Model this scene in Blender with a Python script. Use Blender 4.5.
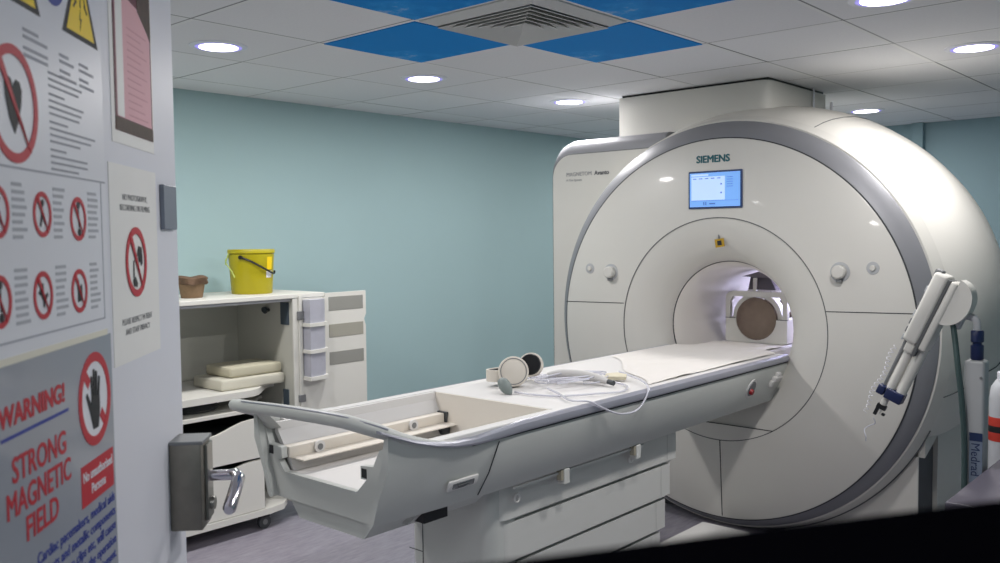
import bpy, bmesh, math, random
from mathutils import Vector, Matrix, noise
random.seed(7)
PI = math.pi
for o in list(bpy.data.objects): bpy.data.objects.remove(o, do_unlink=True)
SC = bpy.context.scene
COL = SC.collection

# ------------------------------------------------------------ camera, world, exposure
cam_d = bpy.data.cameras.new('camera'); cam = bpy.data.objects.new('camera', cam_d); COL.objects.link(cam)
RR = Vector((0.746090, 0.665755, -0.010986)); UU = Vector((-0.025998, 0.045614, 0.998621)); FF = Vector((-0.665338, 0.744775, -0.051340))
mat = Matrix((RR, UU, -FF)).transposed().to_4x4(); mat.translation = Vector((0, 0, 1.57))
cam.matrix_world = mat
cam_d.sensor_width = 36; cam_d.lens = 891.146 * 36 / 1000; cam_d.clip_start = .05; cam_d.clip_end = 60
cam_d.dof.use_dof = True; cam_d.dof.focus_distance = 3.6; cam_d.dof.aperture_fstop = 5.6
SC.camera = cam
w = bpy.data.worlds.new('world'); SC.world = w; w.use_nodes = True
w.node_tree.nodes['Background'].inputs[0].default_value = (.75, .8, .9, 1)
w.node_tree.nodes['Background'].inputs[1].default_value = 0.3
SC.view_settings.view_transform = 'Standard'; SC.view_settings.look = 'None'
SC.view_settings.exposure = 0.0; SC.view_settings.gamma = 1.0; SC.view_settings.use_curve_mapping = False
LAMP_W = 14.0

# ------------------------------------------------------------ materials
def srgb(r, g, b):
    f = lambda c: (c/255/12.92) if c/255 <= .04045 else ((c/255+.055)/1.055)**2.4
    return (f(r), f(g), f(b), 1)
MATS = {}
def mat_(name, col, rough=.5, metal=0., noise_amt=0., nscale=20., bump=0., bscale=200., emit=0., trans=0., coat=0., alpha=1.):
    if name in MATS: return MATS[name]
    m = bpy.data.materials.new(name); m.use_nodes = True; nt = m.node_tree; b = nt.nodes['Principled BSDF']
    c = srgb(*col)
    b.inputs['Base Color'].default_value = c
    b.inputs['Roughness'].default_value = rough; b.inputs['Metallic'].default_value = metal
    b.inputs['Coat Weight'].default_value = coat; b.inputs['Coat Roughness'].default_value = .06
    if trans: b.inputs['Transmission Weight'].default_value = trans
    if alpha < 1: b.inputs['Alpha'].default_value = alpha
    if emit: b.inputs['Emission Color'].default_value = c; b.inputs['Emission Strength'].default_value = emit
    tc = nt.nodes.new('ShaderNodeTexCoord')
    if noise_amt:
        n = nt.nodes.new('ShaderNodeTexNoise'); n.inputs['Scale'].default_value = nscale; n.inputs['Detail'].default_value = 5
        nt.links.new(tc.outputs['Object'], n.inputs['Vector'])
        mx = nt.nodes.new('ShaderNodeMix'); mx.data_type = 'RGBA'
        mx.inputs['A'].default_value = tuple(v*(1-noise_amt) for v in c[:3])+(1,)
        mx.inputs['B'].default_value = tuple(min(1, v*(1+noise_amt)) for v in c[:3])+(1,)
        nt.links.new(n.outputs['Fac'], mx.inputs['Factor']); nt.links.new(mx.outputs['Result'], b.inputs['Base Color'])
    if bump:
        n2 = nt.nodes.new('ShaderNodeTexNoise'); n2.inputs['Scale'].default_value = bscale; n2.inputs['Detail'].default_value = 3
        nt.links.new(tc.outputs['Object'], n2.inputs['Vector'])
        bp = nt.nodes.new('ShaderNodeBump'); bp.inputs['Strength'].default_value = bump; bp.inputs['Distance'].default_value = .002
        nt.links.new(n2.outputs['Fac'], bp.inputs['Height']); nt.links.new(bp.outputs['Normal'], b.inputs['Normal'])
    MATS[name] = m; return m
WHITE = mat_('scanner_white', (208, 206, 200), .42, noise_amt=.015, nscale=3, coat=.10)
WHITE2 = mat_('scanner_side_white', (213, 211, 205), .5, noise_amt=.015, nscale=3)
LINER = mat_('bore_liner', (226, 222, 216), .45)
BAND = mat_('band_grey', (136, 137, 142), .5, metal=.25)
RAIL = mat_('rail_silver', (160, 161, 172), .34, metal=.35)
SEAM = mat_('seam_grey', (92, 94, 96), .7)
DSEAM = mat_('seam_dark', (45, 48, 52), .7)
TABLE = mat_('table_grey_white', (196, 198, 194), .42, noise_amt=.02, nscale=4)
DECK = mat_('deck_white', (216, 214, 212), .5)
CREAM = mat_('cream_plastic', (222, 215, 204), .5)
SHEET = mat_('paper_sheet', (222, 218, 213), .85, bump=.25, bscale=60)
WALL = mat_('teal_wall_paint', (163, 190, 193), .75, noise_amt=.03, nscale=2.5, bump=.12, bscale=150)
FARWALL = mat_('blue_wall_paint', (134, 160, 168), .75, noise_amt=.03, nscale=2.5)
PLAIN = mat_('white_wall_paint', (205, 206, 204), .8)
DOORW = mat_('door_white', (222, 223, 231), .45, noise_amt=.02, nscale=5)
DOORE = mat_('door_edge', (150, 154, 162), .4, metal=.5)
CAB = mat_('cabinet_white', (222, 221, 214), .45)
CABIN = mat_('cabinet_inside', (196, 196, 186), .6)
CABE = mat_('cabinet_edge_grey', (184, 185, 190), .5)
STEEL = mat_('brushed_steel', (150, 148, 142), .32, metal=.9, noise_amt=.12, nscale=14)
DSTEEL = mat_('worn_dark_steel', (130, 126, 118), .42, metal=.7, noise_amt=.3, nscale=18)
CHROME = mat_('chrome', (205, 202, 210), .12, metal=1)
BLACK = mat_('black_matte', (4, 4, 6), 1.); BLACK.node_tree.nodes['Principled BSDF'].inputs['Specular IOR Level'].default_value = .0
BLACKP = mat_('black_plastic', (18, 20, 24), .4)
DGREY = mat_('dark_grey', (60, 64, 68), .5)
MGREY = mat_('mid_grey', (120, 122, 124), .5)
NAVY = mat_('navy_plastic', (16, 32, 76), .35)
YEL = mat_('bucket_yellow', (176, 164, 6), .4, noise_amt=.03, nscale=8)
YEL2 = mat_('sign_yellow', (250, 214, 10), .5)
RED = mat_('sign_red', (190, 22, 44), .5)
BLUE = mat_('sign_blue', (30, 52, 150), .5)
INK = mat_('ink_black', (26, 28, 32), .6)
GINK = mat_('ink_grey', (168, 170, 180), .7)
PAPER = mat_('laminated_paper', (226, 227, 234), .35)
PAPER2 = mat_('aged_paper', (236, 235, 232), .5, noise_amt=.02, nscale=20)
SIGNG = mat_('sign_grey', (146, 152, 164), .3, coat=.3)
PINK = mat_('pink_page', (226, 176, 184), .6)
MAROON = mat_('maroon_border', (96, 26, 42), .5, noise_amt=.5, nscale=25)
BROWN = mat_('brown_paper', (128, 104, 78), .8, noise_amt=.3, nscale=40, bump=.5, bscale=60)
FOAM = mat_('cream_foam', (206, 203, 188), .8, noise_amt=.03)
LILAC = mat_('lilac_bin', (178, 179, 190), .3, noise_amt=.06, nscale=30)
TUBE = mat_('clear_tubing', (226, 226, 236), .15, alpha=.75)
BULB = mat_('grey_rubber', (126, 136, 134), .5)
TEALTXT = mat_('teal_lettering', (10, 90, 100), .5)
FLOOR = None
LINERB = mat_('coil_padding', (140, 124, 112), .8, noise_amt=.12, nscale=30)
PURP = mat_('purple_grey_vinyl', (84, 80, 92), .5)
TEALCAB = mat_('teal_cable', (58, 78, 78), .5)
TGREY = mat_('tier_grey_white', (206, 206, 202), .45)

def floor_mat():
    m = bpy.data.materials.new('purple_grey_vinyl_floor'); m.use_nodes = True; nt = m.node_tree; b = nt.nodes['Principled BSDF']
    tc = nt.nodes.new('ShaderNodeTexCoord'); mp = nt.nodes.new('ShaderNodeMapping'); mp.inputs['Scale'].default_value = (14, 3, 1)
    mp.inputs['Rotation'].default_value = (0, 0, .5)
    n = nt.nodes.new('ShaderNodeTexNoise'); n.inputs['Scale'].default_value = 3; n.inputs['Detail'].default_value = 8; n.inputs['Roughness'].default_value = .7
    cr = nt.nodes.new('ShaderNodeValToRGB'); cr.color_ramp.elements[0].position = .3; cr.color_ramp.elements[1].position = .7
    cr.color_ramp.elements[0].color = srgb(126, 122, 134); cr.color_ramp.elements[1].color = srgb(158, 154, 164)
    nt.links.new(tc.outputs['Object'], mp.inputs[0]); nt.links.new(mp.outputs[0], n.inputs['Vector'])
    nt.links.new(n.outputs['Fac'], cr.inputs[0]); nt.links.new(cr.outputs[0], b.inputs['Base Color']); b.inputs['Roughness'].default_value = .45
    return m
FLOOR = floor_mat()

GX, GY, CELL, CEIL = -3.177, 2.4035, .6, 2.41
def ceiling_mat():
    m = bpy.data.materials.new('ceiling_tile_grid'); m.use_nodes = True; nt = m.node_tree; b = nt.nodes['Principled BSDF']; b.inputs['Roughness'].default_value = .85
    L = nt.links.new; tc = nt.nodes.new('ShaderNodeTexCoord'); sp = nt.nodes.new('ShaderNodeSeparateXYZ'); L(tc.outputs['Object'], sp.inputs[0])
    def M(op, a, bb=None):
        n = nt.nodes.new('ShaderNodeMath'); n.operation = op
        for i, v in enumerate((a, bb)):
            if v is None: continue
            if isinstance(v, (int, float)): n.inputs[i].default_value = v
            else: L(v, n.inputs[i])
        return n.outputs[0]
    def cellof(out, off):
        q = M('DIVIDE', M('ADD', out, -off+60), CELL); return M('FRACT', q), M('FLOOR', q)
    fx, ix = cellof(sp.outputs[0], GX); fy, iy = cellof(sp.outputs[1], GY)
    def dist(f): return M('MULTIPLY', M('MINIMUM', f, M('SUBTRACT', 1, f)), CELL)
    d = M('MINIMUM', dist(fx), dist(fy))
    bar = M('LESS_THAN', d, .010)
    # painted shadow line along one side of each bar, of uneven width
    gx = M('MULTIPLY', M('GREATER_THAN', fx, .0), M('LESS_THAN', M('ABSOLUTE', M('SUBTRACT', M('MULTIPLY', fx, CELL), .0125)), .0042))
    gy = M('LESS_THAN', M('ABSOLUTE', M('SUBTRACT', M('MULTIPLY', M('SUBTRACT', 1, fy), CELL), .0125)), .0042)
    wn = nt.nodes.new('ShaderNodeTexWhiteNoise'); cv = nt.nodes.new('ShaderNodeCombineXYZ'); L(ix, cv.inputs[0]); L(iy, cv.inputs[1]); L(cv.outputs[0], wn.inputs['Vector'])
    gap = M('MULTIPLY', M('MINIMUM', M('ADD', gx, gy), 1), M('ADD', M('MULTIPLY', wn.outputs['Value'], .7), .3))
    ns = nt.nodes.new('ShaderNodeTexNoise'); ns.inputs['Scale'].default_value = 90; ns.inputs['Detail'].default_value = 4; L(tc.outputs['Object'], ns.inputs['Vector'])
    val = M('ADD', M('MULTIPLY', wn.outputs['Value'], .05), M('MULTIPLY', ns.outputs['Fac'], .05))
    r = nt.nodes.new('ShaderNodeMix'); r.data_type = 'RGBA'; r.inputs['A'].default_value = srgb(218, 218, 221); r.inputs['B'].default_value = srgb(236, 236, 238)
    L(M('MULTIPLY', val, 10), r.inputs['Factor'])
    r2 = nt.nodes.new('ShaderNodeMix'); r2.data_type = 'RGBA'; L(bar, r2.inputs['Factor']); L(r.outputs['Result'], r2.inputs['A']); r2.inputs['B'].default_value = srgb(230, 230, 230)
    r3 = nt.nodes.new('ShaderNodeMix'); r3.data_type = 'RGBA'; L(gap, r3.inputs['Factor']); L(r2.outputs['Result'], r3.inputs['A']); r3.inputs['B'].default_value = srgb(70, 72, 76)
    L(r3.outputs['Result'], b.inputs['Base Color']); return m
CEILM = ceiling_mat()

def skytile_mat():
    m = bpy.data.materials.new('sky_print'); m.use_nodes = True; nt = m.node_tree; b = nt.nodes['Principled BSDF']; L = nt.links.new
    tc = nt.nodes.new('ShaderNodeTexCoord'); n = nt.nodes.new('ShaderNodeTexNoise'); n.inputs['Scale'].default_value = 5.5; n.inputs['Detail'].default_value = 8; n.inputs['Roughness'].default_value = .62
    L(tc.outputs['Object'], n.inputs['Vector'])
    sp = nt.nodes.new('ShaderNodeSeparateXYZ'); L(tc.outputs['Object'], sp.inputs[0])
    mr = nt.nodes.new('ShaderNodeMapRange'); mr.inputs['From Min'].default_value = -.1; mr.inputs['From Max'].default_value = .5
    mr.inputs['To Min'].default_value = -.28; mr.inputs['To Max'].default_value = .035; sb = nt.nodes.new('ShaderNodeMath'); sb.operation = 'SUBTRACT'; L(sp.outputs[1], sb.inputs[0]); L(sp.outputs[0], sb.inputs[1]); L(sb.outputs[0], mr.inputs['Value'])
    ad = nt.nodes.new('ShaderNodeMath'); ad.operation = 'ADD'; L(n.outputs['Fac'], ad.inputs[0]); L(mr.outputs[0], ad.inputs[1])
    cr = nt.nodes.new('ShaderNodeValToRGB'); e = cr.color_ramp.elements
    e[0].position = .4; e[0].color = srgb(0, 132, 212); e[1].position = .66; e[1].color = srgb(176, 196, 222)
    k = cr.color_ramp.elements.new(.52); k.color = srgb(30, 146, 222)
    L(ad.outputs[0], cr.inputs[0]); L(cr.outputs[0], b.inputs['Base Color']); b.inputs['Roughness'].default_value = .7; b.inputs['Specular IOR Level'].default_value = .15
    return m
SKYT = skytile_mat()
def emit_mat(name, col, s):
    m = bpy.data.materials.new(name); m.use_nodes = True; b = m.node_tree.nodes['Principled BSDF']
    b.inputs['Base Color'].default_value = srgb(*col); b.inputs['Emission Color'].default_value = srgb(*col); b.inputs['Emission Strength'].default_value = s; return m
LAMPM = emit_mat('lamp_diffuser', (250, 248, 255), 6)
LAMPHALO = emit_mat('lamp_halo_violet', (150, 140, 226), .75)  # violet fringe of light around the lamp, made as an emissive colour
SCRM = emit_mat('screen_glow', (110, 160, 226), .62)
SCRW = emit_mat('screen_window', (176, 202, 236), .62)
SCRL = emit_mat('screen_print', (70, 112, 176), .5)
BORELED = emit_mat('bore_lamp', (212, 212, 255), 42)

# ------------------------------------------------------------ mesh helpers
def new(): return bmesh.new()
def box(bm, x0, x1, y0, y1, z0, z1, bev=0, seg=2, M=None):
    r = bmesh.ops.create_cube(bm, size=1); vs = r['verts']
    bmesh.ops.scale(bm, vec=(abs(x1-x0), abs(y1-y0), abs(z1-z0)), verts=vs)
    bmesh.ops.translate(bm, vec=((x0+x1)/2, (y0+y1)/2, (z0+z1)/2), verts=vs)
    if bev:
        es = list({e for v in vs for e in v.link_edges})
        rr = bmesh.ops.bevel(bm, geom=es, offset=bev, segments=seg, affect='EDGES', profile=.5)
        vs = list({v for f in rr['faces'] for v in f.verts} | {v for v in vs if v.is_valid})
    if M is not None: bmesh.ops.transform(bm, matrix=M, verts=vs)
    return vs
def loft(bm, rings, close=True, cap=True):
    R = [[bm.verts.new(p) for p in r] for r in rings]; n = len(R[0])
    for a, b in zip(R, R[1:]):
        for i in range(n if close else n-1):
            j = (i+1) % n; bm.faces.new((a[i], a[j], b[j], b[i]))
    if cap and close:
        bm.faces.new(R[0][::-1]); bm.faces.new(R[-1])
    return R
def prism(bm, pts, f0, f1):
    """pts: 2D polygon; f0,f1 map 2D->3D for both ends"""
    a = [bm.verts.new(f0(p)) for p in pts]; b = [bm.verts.new(f1(p)) for p in pts]; n = len(pts)
    bm.faces.new(a[::-1]); bm.faces.new(b)
    for i in range(n): bm.faces.new((a[i], a[(i+1) % n], b[(i+1) % n], b[i]))
def xz(bm, pts, y0, y1): prism(bm, pts, lambda p: (p[0], y0, p[1]), lambda p: (p[0], y1, p[1]))
def yz(bm, pts, x0, x1): prism(bm, pts, lambda p: (x0, p[0], p[1]), lambda p: (x1, p[0], p[1]))
def xy(bm, pts, z0, z1): prism(bm, pts, lambda p: (p[0], p[1], z0), lambda p: (p[0], p[1], z1))
def tube(bm, pts, r, n=10, cap=True):
    pts = [Vector(p) for p in pts]; k = len(pts)
    rs = r if isinstance(r, (list, tuple)) else [r]*k
    T = [(pts[min(i+1, k-1)]-pts[max(i-1, 0)]).normalized() for i in range(k)]
    up = Vector((0, 0, 1)) if abs(T[0].z) < .9 else Vector((1, 0, 0))
    N = (up - T[0]*up.dot(T[0])).normalized(); rings = []
    for i in range(k):
        N = (N - T[i]*N.dot(T[i])).normalized(); B = T[i].cross(N)
        rings.append([pts[i]+(N*math.cos(a)+B*math.sin(a))*rs[i] for a in [2*PI*j/n for j in range(n)]])
    loft(bm, rings, True, cap)
def cyl(bm, a, b, r, n=24): tube(bm, [a, b], r, n)
def smoothpts(pts, sub=6):
    pts = [Vector(p) for p in pts]; out = []
    for i in range(len(pts)-1):
        p0 = pts[max(i-1, 0)]; p1 = pts[i]; p2 = pts[i+1]; p3 = pts[min(i+2, len(pts)-1)]
        for j in range(sub):
            t = j/sub
            out.append(.5*((2*p1)+(-p0+p2)*t+(2*p0-5*p1+4*p2-p3)*t*t+(-p0+3*p1-3*p2+p3)*t**3))
    out.append(pts[-1]); return out
def lathe_y(bm, prof, cx, cz, n=128, a0=0, a1=2*PI, closed=False):
    """prof: (r, y) revolved about the y axis through (cx, cz)"""
    full = abs(a1-a0-2*PI) < 1e-6; m = n if full else n+1
    R = [[bm.verts.new((cx+r*math.cos(a0+(a1-a0)*i/n), y, cz+r*math.sin(a0+(a1-a0)*i/n))) for (r, y) in prof] for i in range(m)]
    k = len(prof)
    for i in range(n):
        A = R[i]; B = R[(i+1) % m]
        for j in range(k if closed else k-1):
            q = (A[j], A[(j+1) % k], B[(j+1) % k], B[j])
            bm.faces.new(q)
def lathe_z(bm, prof, cx, cy, n=32, closed=False):
    R = [[bm.verts.new((cx+r*math.cos(2*PI*i/n), cy+r*math.sin(2*PI*i/n), z)) for (r, z) in prof] for i in range(n)]
    k = len(prof)
    for i in range(n):
        A = R[i]; B = R[(i+1) % n]
        for j in range(k if closed else k-1): bm.faces.new((A[j], B[j], B[(j+1) % k], A[(j+1) % k]))
    if not closed:
        for j in (0, k-1):
            if prof[j][0] > 1e-4: bm.faces.new([R[i][j] for i in range(n)])
    return R
def obj(name, bm, m, parent=None, smooth=False, M=None, ang=35):
    bmesh.ops.remove_doubles(bm, verts=bm.verts, dist=1e-6)
    bmesh.ops.recalc_face_normals(bm, faces=bm.faces)
    me = bpy.data.meshes.new(name); bm.to_mesh(me); bm.free()
    if M is not None: me.transform(M)
    me.materials.append(m)
    if smooth:
        me.shade_smooth()
        try: me.set_sharp_from_angle(angle=math.radians(ang))
        except Exception: pass
    o = bpy.data.objects.new(name, me); COL.objects.link(o)
    if parent is not None:
        w_ = Vector((0, 0, 0)); p = parent
        while p is not None: w_ += p.location; p = p.parent
        me.transform(Matrix.Translation(-w_)); o.parent = parent
    return o
def centre(o):
    """move a top-level mesh's origin to the middle of its base"""
    bb = [Vector(c) for c in o.bound_box]
    c = Vector((sum(v.x for v in bb)/8, sum(v.y for v in bb)/8, min(v.z for v in bb)))
    o.data.transform(Matrix.Translation(-c)); o.location = o.location + c; return o
def thing(name, label, cat, loc=(0, 0, 0), group=None):
    o = bpy.data.objects.new(name, None); COL.objects.link(o); o.location = loc; o.empty_display_size = .1
    o['label'] = label; o['category'] = cat
    if group: o['group'] = group
    return o
def tag(o, label, cat, group=None):
    o['label'] = label; o['category'] = cat
    if group: o['group'] = group
    return centre(o)
def struct(name, bm, m, smooth=False):
    o = obj(name, bm, m, None, smooth); o['kind'] = 'structure'; return o
def dup(root, loc, label=None):
    r = root.copy(); COL.objects.link(r); r.location = loc
    if label: r['label'] = label
    for ch in list(root.children):
        c = ch.copy(); COL.objects.link(c); c.parent = r
        for g in list(ch.children):
            d = g.copy(); COL.objects.link(d); d.parent = c
    return r
def text(name, s, size, M, m, parent=None, depth=.0006, bold=0., align='LEFT', sx=1., shear=0.):
    cu = bpy.data.curves.new(name, 'FONT'); cu.body = s; cu.size = size; cu.extrude = depth/2; cu.align_x = align; cu.align_y = 'BOTTOM_BASELINE'
    cu.shear = shear; cu.resolution_u = 3
    t = bpy.data.objects.new('tmp', cu); COL.objects.link(t); dg = bpy.context.evaluated_depsgraph_get()
    me = bpy.data.meshes.new_from_object(t.evaluated_get(dg)); bpy.data.objects.remove(t, do_unlink=True)
    me.name = name
    if bold:
        bb_ = bmesh.new()
        for k_, (dx_, dy_) in enumerate(((0, 0), (1, 0), (-1, 0), (0, .7), (0, -.7), (.7, .5), (-.7, -.5))):
            m2 = me.copy(); m2.transform(Matrix.Translation((dx_*bold, dy_*bold, k_*.000004))); bb_.from_mesh(m2); bpy.data.meshes.remove(m2)
        bb_.to_mesh(me); bb_.free()
    me.transform(Matrix.Diagonal((sx, 1, 1, 1))); me.transform(M); me.materials.clear(); me.materials.append(m)
    o = bpy.data.objects.new(name, me); COL.objects.link(o)
    if parent is not None:
        w_ = Vector((0, 0, 0)); p = parent
        while p is not None: w_ += p.location; p = p.parent
        me.transform(Matrix.Translation(-w_)); o.parent = parent
    return o
def frame(o, X, Y):
    X = Vector(X).normalized(); Y = Vector(Y).normalized(); Z = X.cross(Y)
    m = Matrix((X, Y, Z)).transposed().to_4x4(); m.translation = Vector(o); return m

# ------------------------------------------------------------ room shell
b = new(); box(b, -4.8, 1.1, -2.2, 7.6, -.08, 0); struct('floor', b, FLOOR)
b = new(); box(b, -4.8, 1.1, -2.2, 7.6, CEIL, CEIL+.08); struct('ceiling', b, CEILM)
b = new(); box(b, -4.8, -4.68, -2.2, 7.6, 0, CEIL); struct('wall_left', b, WALL)
b = new(); box(b, -4.68, 1.0, 7.42, 7.6, 0, CEIL); struct('wall_back', b, FARWALL)
b = new(); box(b, .95, 1.1, -2.2, 7.42, 0, CEIL); struct('wall_right', b, WALL)
b = new(); box(b, -4.68, -1.30, .06, .18, 0, CEIL); box(b, -1.30, .62, .06, .18, 2.16, CEIL); box(b, .62, .95, .06, .18, 0, CEIL); struct('wall_front', b, PLAIN)
b = new(); box(b, -4.68, .95, -2.2, -2.08, 0, CEIL); struct('wall_rear', b, PLAIN)
b = new()
for x0, x1 in ((-1.30, -1.24), (.56, .62)): box(b, x0, x1, .03, .21, 0, 2.16)
box(b, -1.30, .62, .03, .21, 2.10, 2.16); struct('trim_1', b, DOORE)
b = new(); box(b, -4.68, -4.665, .2, 7.42, 0, .1); struct('baseboard_left', b, MGREY)
b = new(); box(b, -4.66, .95, 7.405, 7.42, 0, .1); struct('baseboard_back', b, MGREY)
b = new(); box(b, -2.255, -2.175, 7.36, 7.42, 0.1, CEIL, .004); o = struct('trim_2', b, FARWALL)

# ceiling lights
def make_light():
    t = thing('ceiling_downlight', 'x', 'ceiling light', (0, 0, CEIL), 'recessed round ceiling lights')
    b = new(); lathe_z(b, [(.096, CEIL-.001), (.100, CEIL-.007), (.122, CEIL-.004), (.124, CEIL)], 0, 0, 40); obj('trim_ring', b, PAPER, t, True)
    b = new(); lathe_z(b, [(.0, CEIL-.008), (.082, CEIL-.008), (.082, CEIL-.002)], 0, 0, 40); obj('diffuser', b, LAMPM, t, True)
    b = new(); lathe_z(b, [(.082, CEIL-.002), (.083, CEIL-.007), (.098, CEIL-.007), (.099, CEIL-.002)], 0, 0, 40, closed=True); obj('painted_halo', b, LAMPHALO, t, True)  # emissive ring imitates the violet halo around the lamp, not a fitting
    return t
spots = [(-3.53, 2.125, 'round ceiling light nearest the open door, upper left of the room'),
         (-3.477, 3.3035, 'round ceiling light below the sky panel above the wall cabinet side'),
         (-3.435, 4.52, 'round ceiling light just left of the white duct above the scanner'),
         (-2.25, 6.35, 'round ceiling light behind the scanner near the far blue wall'),
         (-1.125, 4.54, 'round ceiling light over the right flank of the scanner'),
         (-1.13, 3.36, 'round ceiling light cut by the top edge, above the right of the scanner'),
         (-1.077, 2.1035, 'round ceiling light nearest the camera, out over the table foot'),
         (-3.477, 0.9035, 'round ceiling light hidden behind the open door'),
         (-3.477, 6.3035, 'round ceiling light in the far left corner behind the scanner')]
L0 = make_light()
ld = bpy.data.lights.new('lamp', 'AREA'); ld.shape = 'DISK'; ld.size = .16; ld.energy = LAMP_W; ld.color = (1.0, .97, .95)
for i, (x, y, lb) in enumerate(spots):
    t = L0 if i == 0 else dup(L0, (x, y, CEIL), lb)
    t.location = (x, y, CEIL); t['label'] = lb
    lo = bpy.data.objects.new('lamp', ld); COL.objects.link(lo); lo.location = (x, y, CEIL-.0105)
# control room light behind the camera
ld2 = bpy.data.lights.new('control_room_lamp', 'AREA'); ld2.shape = 'RECTANGLE'; ld2.size = 1.1; ld2.size_y = .3; ld2.energy = 32; ld2.color = (.93, .95, 1)
lo = bpy.data.objects.new('control_room_lamp', ld2); COL.objects.link(lo); lo.location = (-.15, -.55, CEIL-.02)

# sky panels and air diffuser
def cellc(u, v): return (GX+(v+.5)*CELL, GY+(u+.5)*CELL)
for u, v, lb in ((0, 0, 'blue sky-print ceiling panel with a white cloud, left of the air vent'),
                 (1, 1, 'blue sky-print ceiling panel with soft clouds, right of the air vent, nearest the scanner'),
                 (-1, 1, 'plain blue sky-print ceiling panel at the top edge, left of the air vent'),
                 (0, 2, 'plain blue sky-print ceiling panel at the top edge, right of the air vent')):
    cx, cy = cellc(u, v); b = new(); h = .288
    xy(b, [(-h, -h), (h, -h), (h, h), (-h, h)], -.004, 0)
    o = obj('sky_ceiling_panel', b, SKYT); o.location = (cx, cy, CEIL)
    o['label'] = lb; o['category'] = 'ceiling panel'; o['group'] = 'sky panels around the air vent'
cx, cy = cellc(0, 1)
t = thing('air_diffuser', 'square white four-way air vent with dark louvre slots between blue ceiling panels', 'air vent', (cx, cy, CEIL))
h = .288
b = new()
loft(b, [[(cx+sx*h, cy+sy*h, CEIL-.001) for sx, sy in ((-1, -1), (1, -1), (1, 1), (-1, 1))],
         [(cx+sx*h, cy+sy*h, CEIL-.006) for sx, sy in ((-1, -1), (1, -1), (1, 1), (-1, 1))],
         [(cx+sx*.240, cy+sy*.240, CEIL-.024) for sx, sy in ((-1, -1), (1, -1), (1, 1), (-1, 1))]], True, False)
obj('frame', b, PLAIN, t)
b = new(); box(b, cx-.24, cx+.24, cy-.24, cy+.24, CEIL-.006, CEIL-.002); obj('duct_shade_plate', b, BLACKP, t)  # black plate stands in for the unlit duct behind the blades
for k in range(6):
    r1 = .238-k*.036; r0 = max(r1-.030, .012)
    lim = lambda r, z: [(cx+sx*r, cy+sy*r, z) for sx, sy in ((-1, -1), (1, -1), (1, 1), (-1, 1))]
    b = new(); loft(b, [lim(r1, CEIL-.030), lim(r0, CEIL-.006), lim(r0-.002, CEIL-.007), lim(r1-.003, CEIL-.0315), lim(r1, CEIL-.030)], True, False)
    obj('louvre', b, PLAIN, t)

# ------------------------------------------------------------ MRI scanner
CX, CZ, FY = -2.264, 1.0644, 4.25
S = thing('mri_scanner', 'large white ring-fronted MRI scanner with a small lit screen above its bore', 'MRI scanner', (CX, 4.9, 0))
b = new()
lathe_y(b, [(.5875, FY), (.992, FY), (1.0, FY+.006), (1.0, FY+.05), (.5875, FY+.05)], CX, CZ, 160, closed=True)
obj('front_cover', b, WHITE, S, True, ang=40)
# crescent below the flare
a0 = math.acos(.5/.5875); pts = []
for i in range(25):
    a = -PI/2-a0+2*a0*i/24; pts.append((CX+.589*math.cos(a), CZ+.589*math.sin(a)))
b = new(); xz(b, pts, FY, FY+.03); obj('lower_cover', b, WHITE, S)
# flare funnel, concave
prof = []
for i in range(15):
    t_ = i/14; prof.append((.5875-(.5875-.357)*(math.sin(t_*PI/2)**.92), FY+.002+.150*(1-math.cos(t_*PI/2))**.9))
b = new(); lathe_y(b, prof, CX, CZ, 128); obj('bore_flare', b, WHITE, S, True, ang=60)
b = new(); lathe_y(b, [(.355, 4.402), (.342, 4.42), (.325, 4.47), (.31, 4.58), (.302, 4.75), (.30, 5.0), (.30, 5.35), (.32, 5.55), (.38, 5.72), (.50, 5.85)], CX, CZ, 96)
bt = obj('bore_tube', b, LINER, S, True, ang=60)
for a in (34,):
    a = math.radians(a); b = new(); r = .297
    p = lambda aa, rr: (CX+rr*math.cos(aa), CZ+rr*math.sin(aa))
    q = [p(a-.045, r), p(a+.045, r), p(a+.045, r-.006), p(a-.045, r-.006)]
    xz(b, q, 4.74, 5.65); obj('bore_light', b, BORELED, bt)
# grey conical band and white strip behind it
b = new(); BC = CZ+.022
nn = 160
rings = []
for (r, y, k) in ((1.0, FY+.012, 0), (1.006, FY+.014, .05), (1.066, FY+.066, 1.), (1.070, FY+.075, 1.), (1.02, FY+.08, 1.)):
    rings.append([(CX+r*math.cos(2*PI*i/nn), y, CZ+(BC-CZ)*k+r*math.sin(2*PI*i/nn)) for i in range(nn)])
loft(b, rings, True, False); obj('grey_band', b, BAND, S, True, ang=50)
b = new(); lathe_y(b, [(.99, FY+.075), (1.066, FY+.077), (1.078, FY+.082), (1.104, FY+.16), (1.0, FY+.17)], CX, BC, 160); obj('edge_cover', b, WHITE, S, True, ang=40)
b = new(); lathe_y(b, [(1.101, FY+.158), (1.109, FY+.160), (1.109, FY+.166), (1.02, FY+.168)], CX, BC, 60, math.radians(-85), math.radians(-24)); obj('edge_seam', b, SEAM, S, True)
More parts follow.
